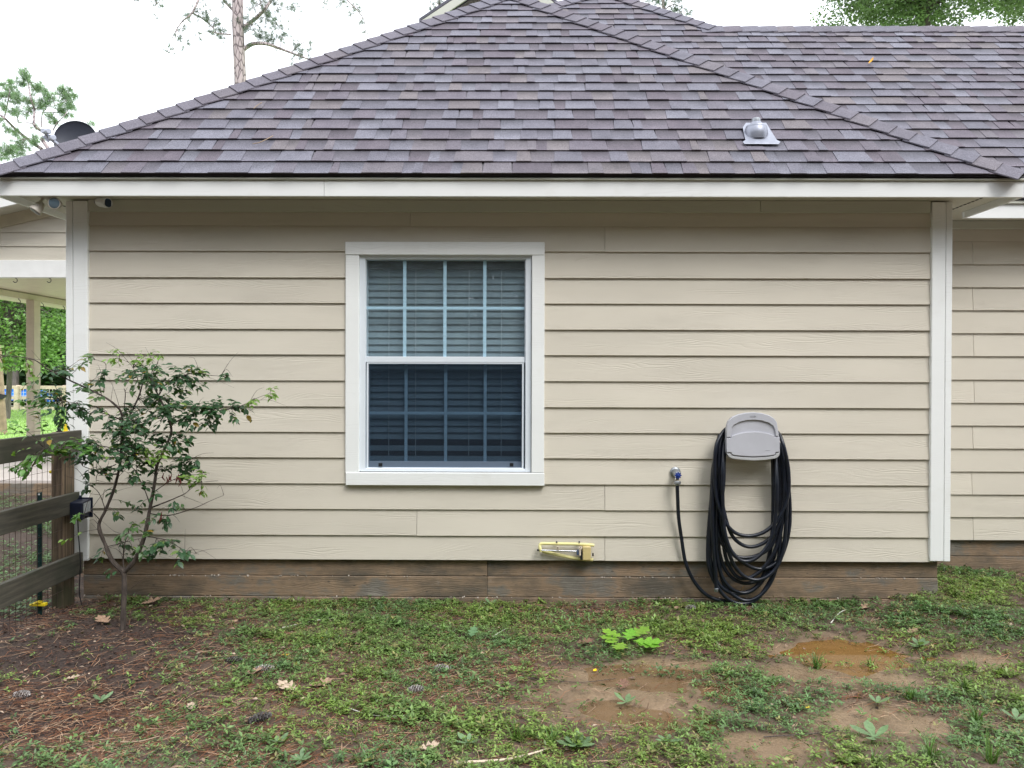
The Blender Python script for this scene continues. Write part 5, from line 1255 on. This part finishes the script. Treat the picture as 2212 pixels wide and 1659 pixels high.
# --- pine cones
def cone(px, py, ang, L, r, lab, tone=1.0):
    g = G(px, py); ax = Vector((math.cos(ang), math.sin(ang)*.8, .05)).normalized(); a = ax.orthogonal().normalized(); b3 = ax.cross(a)
    c0 = g+Vector((0, 0, r*.75))-ax*L/2; m = MB(); m.col = (.07*tone, .05*tone, .04*tone)
    rt = root('pine_cone', g, lab, 'pine cone', 'pine cones lying in the weeds')
    m.lathe(c0, ax, [(0, r*.3), (L*.25, r*.7), (L*.6, r*.6), (L, r*.15)], 8).build('core', m_cone, rt, cols=True)
    m = MB(); n = 64
    for k in range(n):
        t = (k+.5)/n; an = k*2.39996; rad = r*(math.sin(math.pi*min(1, .12+t*.86))**.6)*1.0; rd = a*math.cos(an)+b3*math.sin(an); td = ax.cross(rd)
        p = c0+ax*(t*L); q = p+rd*rad+ax*L*.06; w_ = r*.32
        m.col = tuple(np.array((.30, .28, .27))*tone*random.uniform(.5, 1.4))
        A = [p+rd*rad*.5-td*w_*.5, p+rd*rad*.5+td*w_*.5, q+td*w_, q-td*w_]
        m.hexa(A, [v+ax*.0025+rd*.001 for v in A])
    m.build('cone_scale', m_cone, rt, cols=True, kind='stuff')
cone(570, 1452, .15, .10, .022, 'long grey pine cone left of centre in the weeds', 1.5); cone(952, 1450, .1, .075, .021, 'grey pine cone below the window', 1.2); cone(897, 1497, .2, .075, .022, 'grey pine cone in the weeds nearest the camera', 1.3)
cone(505, 1432, 0, .085, .02, 'dark weathered pine cone behind the long grey one', .6); cone(1490, 1318, .1, .07, .02, 'pine cone at the footing left of the hose', 1.0); cone(45, 1507, .3, .07, .02, 'pale pine cone at the far left edge', 1.5); cone(560, 1560, .7, .10, .024, 'black rotting pine cone in the lower left weeds', .35)

# --- twigs
for pts, r, col, lab in [
 ([(300, 1655), (340, 1625), (395, 1595), (440, 1575)], .004, m_bark, 'grey stick lying lower left'), ([(440, 1575), (480, 1556), (522, 1532)], .0045, m_bark, 'stout stick pointing up right in the lower left') ,
 ([(260, 1610), (300, 1608), (345, 1598)], .004, m_tan, 'short tan stick in the lower left corner'), ([(885, 1495), (960, 1535), (1020, 1545)], .0025, m_wirew, 'thin pale bent twig left of centre') if False else ([(712, 1505), (745, 1530), (810, 1552), (890, 1552)], .003, m_wirew, 'thin pale bent twig left of centre'),
 ([(1065, 1380), (1090, 1365), (1100, 1360)], .003, m_wirew, 'short whitish twig right of the window centre'), ([(985, 1655), (1100, 1648), (1195, 1622)], .007, m_wood_far, 'thick pale stick cut by the bottom edge'),
 ([(1115, 1465), (1190, 1475), (1260, 1478), (1330, 1470)], .003, m_bark, 'curved dark twig beside the mud') , ([(1390, 1560), (1440, 1572), (1480, 1590)], .003, m_bark, 'small twig on the muddy middle') if False else ([(1130, 1550), (1165, 1560), (1220, 1580)], .003, m_tan, 'small reddish twig on the muddy middle'),
 ([(1795, 1350), (1812, 1330), (1830, 1320)], .004, m_wirew, 'curved pale twig on the litter near the right corner'), ([(385, 1440), (450, 1425), (560, 1418)], .002, m_tan, 'long thin straw coloured twig on the mulch'),
 ([(610, 1360), (680, 1345), (740, 1338)], .003, m_wirew, 'pale twig near the footing below the siding left of the window'), ([(1650, 1597), (1760, 1590), (1830, 1580)], .003, m_bark, 'dark twig under the dense weeds lower right')]:
    P3 = [G(a, b_) + Vector((0, 0, r+.006+random.uniform(0, .006))) for a, b_ in pts]
    cp = catmull(P3, 5); MB().tube(cp, [r*(1-.5*i/(len(cp)-1)) for i in range(len(cp))], 6).build('twig', col, None, smooth=True, label=lab, cat='twig')

# --- grass tufts and rosette weeds
def tuft(px, py, n, L, lab, col=(.09, .17, .035)):
    g = G(px, py); P, Dd, Nn, Ll, Ww, Cc = [], [], [], [], [], []
    V = []; Fc = []; C = []
    for k in range(n):
        an = random.uniform(0, 6.283); lean = random.uniform(.15, 1.15); l = L*random.uniform(.5, 1.1); w = random.uniform(.0016, .0032)
        d = Vector((math.cos(an), math.sin(an), 0)); s = Vector((-d.y, d.x, 0)); p = g+Vector((random.gauss(0, .008), random.gauss(0, .008), 0)); o = len(V)
        for i in range(5):
            t = i/4; c_ = p+d*l*math.sin(lean)*t**1.3+Vector((0, 0, l*(t*math.cos(lean*.6)-.35*lean*t*t*t))); ww = w*(1-t**2*.95)
            V += [tuple(c_+s*ww), tuple(c_-s*ww)]
            if i: Fc.append((o+2*i-2, o+2*i, o+2*i+1, o+2*i-1))
        cl = np.array(col)*random.uniform(.7, 1.5); C += [cl]*10
    rt = root('grass_tuft', g, lab, 'grass tuft', 'grass tufts in the yard')
    mk('grass_blade', V, Fc, m_cover, rt, cols=np.array(C), kind='stuff')
for a in [(1765, 1445, 34, .13, 'dark grass tuft standing in the orange puddle'), (1878, 1441, 20, .09, 'small tuft right of the puddle tuft'), (1520, 1375, 12, .15, 'thin upright grass above the weeds below the hose'), (1115, 1600, 22, .14, 'wiry tuft left of the pale rosette weed'), (1190, 1612, 26, .15, 'tall tuft beside the pale rosette weed'),
          (1965, 1510, 34, .10, 'tuft right of centre between the muddy patches'), (2085, 1495, 34, .10, 'tuft near the right edge above the largest tuft'), (2110, 1568, 44, .16, 'largest grass tuft at the right'), (2010, 1640, 34, .12, 'tuft at the bottom right edge'), (2140, 1648, 34, .15, 'bright tuft in the bottom right corner'), (1995, 1432, 14, .09, 'sparse tuft above the right muddy patch'), (2100, 1445, 18, .08, 'little tuft in the right hand weeds'),
          (1890, 1650, 20, .13, 'tuft cut by the bottom edge right of centre'), (790, 1650, 14, .10, 'pale tuft at the bottom edge left of centre'), (885, 1560, 10, .13, 'thin bluish grass left of centre') if False else (715, 1520, 10, .12, 'thin bluish grass in the left weeds'), (1440, 1325, 16, .08, 'short grass at the footing under the faucet')]: tuft(*a)
def rosette(px, py, n, L, lab, col=(.17, .27, .13)):
    g = G(px, py); rt = root('rosette_weed', g, lab, 'weed', 'broad leaved weeds')
    for k in range(n):
        an = 6.283*k/n+random.uniform(-.3, .3); l = L*random.uniform(.7, 1.1)
        blade('broad_leaf', (g.x, g.y, g.z+.012+.004*k/n), an, l, tuple(np.array(col)*random.uniform(.8, 1.2)), m_leaf, rt, curl=.15, tilt=random.uniform(.1, .6),
              outline=[(0, .02), (.3, .12), (.55, .2), (.8, .17), (1, 0), (.8, -.17), (.55, -.2), (.3, -.12), (0, -.02)])
for a in [(1247, 1618, 11, .085, 'large pale rosette weed at the bottom centre'), (1352, 1524, 5, .07, 'two leaved pale weed standing in the mud'), (1895, 1525, 6, .075, 'silvery weed between the lower muddy patches'), (1985, 1400, 7, .09, 'spiky broad weed right of the puddle'), (1010, 1612, 5, .07, 'broad weed left of the bottom centre rosette'), (1440, 1608, 6, .07, 'upright pale weed lower centre'),
          (1888, 1600, 5, .11, 'tall leaning pale weed lower right'), (800, 1612, 6, .055, 'round leaved weed bottom left of centre') if False else (600, 1610, 6, .055, 'round leaved weed lower left'), (220, 1520, 6, .06, 'green sprout on the mulch lower left'), (1060, 1310, 6, .06, 'leafy weed at the footing under the window', ), (2195, 1560, 5, .07, 'bluish weed at the right edge'), (650, 1648, 8, .06, 'five leaved clover like weed at the bottom edge')]: rosette(*a)

# ================================================================== FAR LEFT: RAIL FENCE, TARP VEHICLE, STAKE, LAWN
FY = 33.0
ff = root('rail_fence', (W(60, 890, FY).x, FY, 0), 'pale wooden rail fence with wire grid across the far lawn', 'fence')
fz = lambda y: W(60, y, FY).z
xl_, xr_ = -30, W(230, 850, FY).x
for (a, c_) in ((833, 840.5), (856, 863), (878.5, 886)): bx('rail', xl_, xr_, FY-.03, FY, fz(c_), fz(a), m_wood_far, ff, .004)
x = W(38.5, 860, FY).x-4*2.09
while x < xr_: bx('fence_post', x-.09, x+.09, FY+.001, FY+.12, -.1, fz(832), m_wood_far, ff, .008); x += 2.09
for px in (38.7, 139.5): q = W(px, 860, FY).x; bx('fence_post', q-.09, q+.09, FY-.16, FY-.031, -.1, fz(834), m_wood_far, ff, .008)
b = MB(); x = xl_
while x < xr_: b.box(x, x+.014, FY-.045, FY-.032, fz(886), fz(840)); x += .145
for k in range(6): z = fz(884)+k*.15; b.box(xl_, xr_, FY-.05, FY-.046, z, z+.014)
b.build('wire_grid', m_wirew, ff, kind='stuff')
# tarp covered vehicle
VY = 34.6
vh = root('tarp_covered_buggy', (W(30, 890, VY).x, VY, 0), 'low off road buggy under a bright blue tarp behind the far fence', 'vehicle')
n, m2 = 60, 22; V = []; x0, x1 = W(-60, 860, VY).x, W(108, 860, VY).x
for j in range(m2):
    v = j/(m2-1); sx_ = -1+2*v
    for i in range(n):
        u = i/(n-1); x = x0+(x1-x0)*u; prof = .98*min(1, (1-u)*4.5)**.5*(.84+.12*math.sin(u*5.0+1)) * min(1, u*6+.3)
        y = VY+sx_*1.0; edge = max(0, abs(sx_)-.75)/.25; fold = .05*math.sin(u*31+v*9)+.035*math.sin(u*57+2+v*14)
        top = .3+prof*.86; z = top-(top-.52)*edge**1.1+fold*.6*(1-edge*.3)
        V.append((x, y-(.22*edge*(1 if sx_ < 0 else -1))+fold*edge*1.2, max(.4, z)))
Fc = [(j*n+i, j*n+i+1, (j+1)*n+i+1, (j+1)*n+i) for j in range(m2-1) for i in range(n-1)]
mk('tarp', V, Fc, m_tarp, vh, smooth=True)
for px in (10.5, 84):
    q = W(px, 873, VY-.72); q.z = .33
    wh = MB().lathe((q.x, VY-.82, .34), (0, 1, 0), [(0, .2), (.01, .29), (.05, .335), (.2, .335), (.24, .29), (.25, .2)], 26).build('wheel', m_tyre, vh, smooth=True)
    MB().lathe((q.x, VY-.83, .34), (0, 1, 0), [(0, .05), (.004, .17), (.03, .18)], 20).build('rim', m_hub, wh, smooth=True)
bx('chassis', x0+.3, x1-.5, VY-.6, VY+.6, .3, .55, m_black, vh, .05)
st = root('leaning_post', (W(8, 941, 20).x, 20, 0), 'leaning tan wooden post with a black bracket at the left edge of the lawn', 'post')
q0, q1 = W(6, 944, 20), W(-6, 745, 20); q0.z = 0
MB().hexa([q0+Vector((-.1, 0, 0)), q0+Vector((.07, 0, 0)), q0+Vector((.07, .1, 0)), q0+Vector((-.1, .1, 0))], [q1+Vector((-.07, 0, 0)), q1+Vector((.06, 0, 0)), q1+Vector((.06, .08, 0)), q1+Vector((-.07, .08, 0))]).build('board', m_tan, st, bevel=.01)
MB().prism([W(-8, 850, 19.95), W(12, 853, 19.95), W(11, 858, 19.95), W(4, 862, 19.95), W(-8, 863, 19.95)][::-1], (0, .05, 0)).build('bracket', m_black, st)
# lawn blades
n = 60000; x = rng.uniform(-24, -4, n); y = 14+rng.uniform(0, 1, n)**1.5*19.5; k = (np.abs(x/y+.64) < .12); x, y = x[k], y[k]; m = len(x)
an = rng.uniform(0, 6.283, m); Dv = unit(np.c_[np.cos(an)*.5, np.sin(an)*.5, np.ones(m)]); Nv = unit(np.c_[np.cos(an), np.sin(an), -.5*np.ones(m)])
L = rng.uniform(.05, .12, m)*np.where(y > 31.5, 1.9, 1)
leaves('lawn_grass', np.c_[x, y, hgt(x, y)], Dv, Nv, L, np.full(m, .02), np.array((.30, .46, .14))*rng.uniform(.7, 1.4, (m, 1)), m_cover, label='bright mown lawn beyond the porch', kind='stuff')

# ================================================================== TREES
def leafcloud(cs, n, size, col, var=.35, tops=.35):
    "leaf-sized faces through ellipsoids (x,y,z,rx,ry,rz,weight); returns arrays"
    cs = np.array(cs, float); w = cs[:, 6]/cs[:, 6].sum(); k = rng.choice(len(cs), n, p=w); c = cs[k]
    d = rng.normal(0, 1, (n, 3)); d /= np.linalg.norm(d, axis=1, keepdims=True); r = rng.uniform(.25, 1, n)[:, None]**.45
    P = c[:, :3]+d*c[:, 3:6]*r
    an = rng.uniform(0, 6.283, n); tl_ = rng.normal(-.25, .5, n); Dv = np.c_[np.cos(an)*np.cos(tl_), np.sin(an)*np.cos(tl_), np.sin(tl_)]
    Nv = unit(np.c_[rng.normal(0, .6, n), rng.normal(-.1, .6, n), np.ones(n)]); Nv = unit(Nv-Dv*(Nv*Dv).sum(1, keepdims=True))
    C = np.array(col)*rng.uniform(1-var, 1+var, (n, 1))*rng.uniform(.75, 1.25, (len(cs), 1))[k]
    L = rng.uniform(.6, 1.2, n)*size
    return P, Dv, Nv, L, L*.6, C
def crown_blobs(cx, cy, cz, rx, ry, rz, n, r0, r1):
    out = []
    for _ in range(n):
        d = np.array([random.gauss(0, 1) for _ in range(3)]); d /= np.linalg.norm(d); f = random.uniform(.3, 1)**.5
        r = random.uniform(r0, r1); out.append((cx+d[0]*rx*f, cy+d[1]*ry*f, cz+d[2]*rz*f, r*1.3, r*1.3, r*.6, r**2))
    return out
def leafy_tree(loc, h, cr, col, nleaf, size, lab, nb=60, trunk_r=.22, cz=None, group=None, r=(.5, 1.1), mat=None):
    rt = root('leafy_tree', (loc[0], loc[1], 0), lab, 'tree', group)
    cz = cz or h-cr[2]
    pts = [(loc[0], loc[1], -.1), (loc[0]+.1, loc[1], h*.3), (loc[0]-.1, loc[1], cz), (loc[0], loc[1], cz+cr[2]*.6)]
    c_ = catmull(pts, 6); MB().tube(c_, [trunk_r*(1.15-.9*i/(len(c_)-1)) for i in range(len(c_))], 10).build('trunk', mat or m_obark, rt, smooth=True)
    bl = crown_blobs(loc[0], loc[1], cz, cr[0], cr[1], cr[2], nb, *r)
    m = MB()
    for q in bl[::2]:
        s = Vector((loc[0], loc[1], cz-cr[2]*.5+random.uniform(-.3, .6)*cr[2])); e = Vector(q[:3])
        m.tube([s, (s+e)/2+Vector((0, 0, .2)), e], [.06, .035, .012], 5, cap=False)
    m.build('limb', mat or m_obark, rt)
    leaves('crown', *leafcloud(bl, nleaf, size, col), m_tree, rt, kind='stuff')
    return rt
# oaks above the right wing
OY = 22.0
def up_(px, py, Y): return W(px, py, Y)
q = up_(2010, -75, OY); leafy_tree((q.x, OY), q.z+1.2, (3.5, 2.2, 1.75), (.18, .245, .15), 48000, .11, 'broad leafy oak rising behind the right roof ridge', 110, .12, cz=q.z, r=(.35, .8))
q = up_(2330, -60, OY+1); leafy_tree((q.x, OY+1), q.z+1.2, (2.6, 2.2, 1.9), (.18, .245, .15), 26000, .11, 'leafy oak at the far right edge behind the ridge', 70, .12, cz=q.z, r=(.35, .8))
q = up_(1790, 15, OY); 
# pines
def pine(name, lab, Y, trunk, limbs, cl, col, nlen, per, m_trunk=m_pbark, dens=1.0):
    rt = root(name, (W(trunk[0][0], 400, Y).x, Y, 0), lab, 'tree')
    P3 = [Vector((W(trunk[0][0], trunk[0][1], Y).x, Y, -.1))]+[W(a, b_, Y) for a, b_, _ in trunk]; rr = [trunk[0][2]*1.25*Y/F]+[c_*Y/F for _, _, c_ in trunk]
    MB().tube(P3, rr, 14).build('trunk', m_trunk, rt, smooth=True)
    for pts, r0, r1 in limbs:
        c_ = catmull([W(a, b_, Y+random.uniform(-.4, .4)*(i > 0)) for i, (a, b_) in enumerate(pts)], 6); n = len(c_)
        MB().tube(c_, [(r0+(r1-r0)*i/(n-1))*Y/F for i in range(n)], 7).build('limb', m_trunk, rt, smooth=True)
    V, C = [], []
    tw = MB(); nod = [W(a, b_, Y) for pts, _, _ in limbs for a, b_ in pts]
    for (cx_, cy_, r, n) in cl:
        cc0 = W(cx_, cy_, Y); s = min(nod, key=lambda v: (v-cc0).length)
        if (s-cc0).length < 60*Y/F: tw.tube([s, (s+cc0)/2+Vector((0, 0, .05)), cc0], [1.0*Y/F, .7*Y/F, .3*Y/F], 4, cap=False)
        for _ in range(max(1, int(n*dens))):
            c0 = cc0+Vector((random.gauss(0, .5)*r*Y/F, random.gauss(0, .8)*r*Y/F, random.gauss(0, .5)*r*Y/F))
            if random.random() < .4: tw.tube([cc0, c0], [.5*Y/F, .3*Y/F], 3, cap=False)
            d = rng.normal(0, 1, (per, 3))+np.array([0, 0, .35]); d = unit(d); L = nlen*rng.uniform(.6, 1.1, (per, 1)); s_ = unit(np.cross(d, rng.normal(0, 1, (per, 3))))*nlen*.028
            p = np.array(c0)+rng.normal(0, nlen*.12, (per, 3))
            V.append(np.stack([p-s_, p+s_, p+d*L], 1).reshape(-1, 3)); C.append(np.repeat(np.array(col)*rng.uniform(.6, 1.4, (per, 1))*random.uniform(.75, 1.25), 3, 0))
    tw.build('twig', m_trunk, rt, kind='stuff')
    V = np.concatenate(V); i = np.arange(len(V)//3)*3
    mk('needles', V, np.c_[i, i+1, i+2], m_needle, rt, cols=np.concatenate(C), kind='stuff')
pine('pine_tree', 'tall pine with plated bark trunk behind the left roof slope', 24, [(520, 300, 13.5), (519, 170, 12.5), (514, 60, 12), (513, -60, 11)],
     [([(524, 108), (545, 95), (575, 95), (605, 105), (640, 118), (672, 130)], 5, 1.5), ([(524, 60), (545, 45), (570, 22), (600, -20), (620, -50)], 4.5, 2.5), ([(506, 25), (490, 8), (470, -15)], 3.5, 2), ([(431, -5), (415, 28), (395, 45), (382, 62)], 2.5, 1),
      ([(415, 28), (440, 42), (460, 60), (470, 75)], 2, .8), ([(500, 75), (470, 72), (455, 68)], 1.8, .8), ([(630, 112), (650, 95), (670, 85)], 1.2, .6), ([(740, -10), (765, 15), (785, 40), (790, 60)], 1.5, .7), ([(330, -10), (338, 5)], 1, .6)],
     [(545, 55, 20, 30), (575, 35, 22, 34), (600, 55, 18, 22), (560, 80, 18, 26), (590, 85, 14, 18), (610, 75, 14, 14), (560, 10, 24, 34), (600, 10, 22, 26), (635, 15, 16, 14), (640, 100, 12, 14), (655, 118, 14, 12), (672, 100, 10, 6), (630, 130, 10, 5), (660, 135, 10, 3),
      (465, 48, 15, 20), (445, 38, 13, 14), (430, 28, 12, 10), (405, 40, 12, 10), (400, 60, 10, 5), (480, 75, 14, 16), (460, 72, 10, 5), (385, 80, 9, 6), (400, 95, 12, 8), (375, 105, 10, 5), (360, 112, 8, 3), (430, 75, 12, 5), (455, 70, 9, 3), (505, 45, 8, 5),
      (335, 5, 12, 8), (350, 15, 8, 3), (300, 3, 8, 4), (485, 5, 16, 14), (440, 2, 10, 6), (700, 5, 10, 6), (740, 5, 14, 10), (770, 15, 12, 8), (780, 45, 10, 5), (790, 70, 8, 3), (755, 25, 10, 5), (516, 55, 9, 10), (330, 30, 8, 2), (640, 145, 8, 2), (540, 100, 8, 5)], (.14, .18, .16), .17, 26)
cx8 = lambda x, y: (x/7.559, 137+y/7.559)
cl8 = [(430, 170, 60, 16), (430, 260, 40, 6), (170, 310, 30, 7), (50, 360, 25, 5), (340, 330, 45, 10), (200, 450, 100, 18), (100, 560, 110, 20), (300, 620, 110, 20), (500, 600, 90, 16), (560, 400, 80, 16), (660, 400, 50, 8), (830, 520, 80, 16), (780, 640, 90, 16), (1030, 440, 70, 14), (1090, 560, 90, 18), (1150, 700, 80, 16),
       (1000, 760, 90, 16), (850, 880, 80, 10), (900, 980, 60, 7), (1230, 540, 40, 6), (1130, 430, 30, 4), (450, 800, 100, 14), (260, 820, 90, 14), (130, 1090, 80, 10), (350, 1350, 140, 30), (150, 1400, 140, 30), (30, 1500, 120, 20), (550, 1280, 80, 12), (1190, 850, 30, 3), (1500, 980, 40, 4), (560, 1040, 50, 4), (30, 700, 70, 10), (640, 700, 60, 8), (1070, 850, 40, 5), (250, 1150, 70, 8), (20, 950, 60, 5), (680, 1240, 50, 5)]
pine('pine_tree', 'bushy bright green young pine behind the satellite dish', 16, [(170, 640, 5), (168, 500, 5), (110, 330, 4), (90, 300, 3.5)],
     [([cx8(680, 1400), cx8(430, 1220), cx8(240, 1060), cx8(70, 890), cx8(-100, 780)], 4, 1.6), ([cx8(720, 1130), cx8(560, 1000), cx8(560, 750), cx8(500, 560), cx8(460, 300), cx8(430, 180)], 3, 1), ([cx8(680, 1030), cx8(690, 820), cx8(760, 740)], 1.5, .7), ([cx8(70, 890), cx8(110, 720), cx8(145, 540), cx8(170, 330)], 1.8, .6),
      ([cx8(560, 750), cx8(700, 700), cx8(900, 690), cx8(1100, 600)], 1.4, .5), ([cx8(560, 1000), cx8(420, 960), cx8(300, 960)], 1.3, .5), ([cx8(860, 1100), cx8(930, 980), cx8(1060, 840), cx8(1200, 600)], 1.5, .5), ([cx8(700, 800), cx8(900, 800), cx8(1050, 780)], 1, .5)],
     [(*cx8(a, b_), c_/7.559*1.0, n_) for a, b_, c_, n_ in cl8], (.25, .36, .235), .14, 34, dens=1.0)
pine('pine_tree', 'pine top showing above the second roof peak', 20, [(1440, 300, 5), (1436, 60, 4), (1430, -40, 3)], [([(1436, 20), (1455, 10), (1478, 18)], 1.5, .6), ([(1434, 0), (1415, -10), (1400, -20)], 1.5, .6)],
     [(1410, 2, 16, 16), (1435, 8, 16, 18), (1455, 15, 14, 16), (1472, 25, 12, 12), (1485, 30, 9, 6), (1395, -5, 12, 10), (1460, -5, 14, 12), (1430, -20, 20, 14)], (.08, .14, .10), .14, 26)
pine('pine_tree', 'sparse pine sprig left of the upper gable', 20, [(950, 300, 4), (948, 60, 3), (950, -40, 2)], [([(948, 10), (940, 5), (930, 12)], 1, .5)], [(938, 14, 9, 5), (950, 8, 8, 5), (930, 25, 6, 2), (955, -10, 14, 8)], (.08, .12, .10), .14, 24)
# left background: bright maple, dark trees behind
q = W(40, 690, 27); leafy_tree((W(15, 700, 27).x, 27), 7.5, (2.8, 2.0, 2.6), (.19, .31, .115), 16000, .16, 'bright green maple left of the porch post', 60, .09, cz=4.4, group='garden trees beyond the porch')
q = W(115, 690, 30); leafy_tree((q.x, 36), 8.5, (2.6, 1.6, 3.0), (.19, .31, .125), 17000, .18, 'bright leafy tree between the porch post and house corner', 60, .16, cz=4.9, r=(.4, .9))
tt = root('bare_trunk_tree', (W(32, 840, 37).x, 37, 0), 'thick grey brown trunk rising behind the far fence', 'tree')
tx = W(32, 840, 37).x; MB().tube([(tx, 37, -.1), (tx, 37, 2), (tx+.1, 37, 7)], [.2, .18, .15], 12).build('trunk', m_obark, tt, smooth=True)
leaves('crown', *leafcloud(crown_blobs(tx, 37, 7.5, 3, 2, 2.5, 30, .6, 1.2), 6000, .25, (.05, .10, .03)), m_tree, tt, kind='stuff')
bl = []
for _ in range(420): bl.append((random.uniform(-46, -14), random.uniform(39, 48), random.uniform(.3, 12), 2.2, 1.8, 1.3, 1))
leaves('woods', *leafcloud(bl, 130000, .52, (.03, .065, .022), .5), m_tree, label='dark woodland closing the view behind the far fence', kind='stuff')
# unseen woods added behind the camera (darken the window reflection, cut low sky light)
bl = []
for _ in range(700):
    a = random.uniform(math.pi*1.08, math.pi*1.92); r = random.uniform(17, 26); bl.append((math.cos(a)*r, math.sin(a)*r+2, random.uniform(.5, 12.0), 2.0, 2.0, 1.4, 1))
leaves('woods', *leafcloud(bl, 110000, .8, (.05, .09, .035), .4), m_tree, label='unseen line of trees added behind the camera to cut low sky light', kind='stuff')
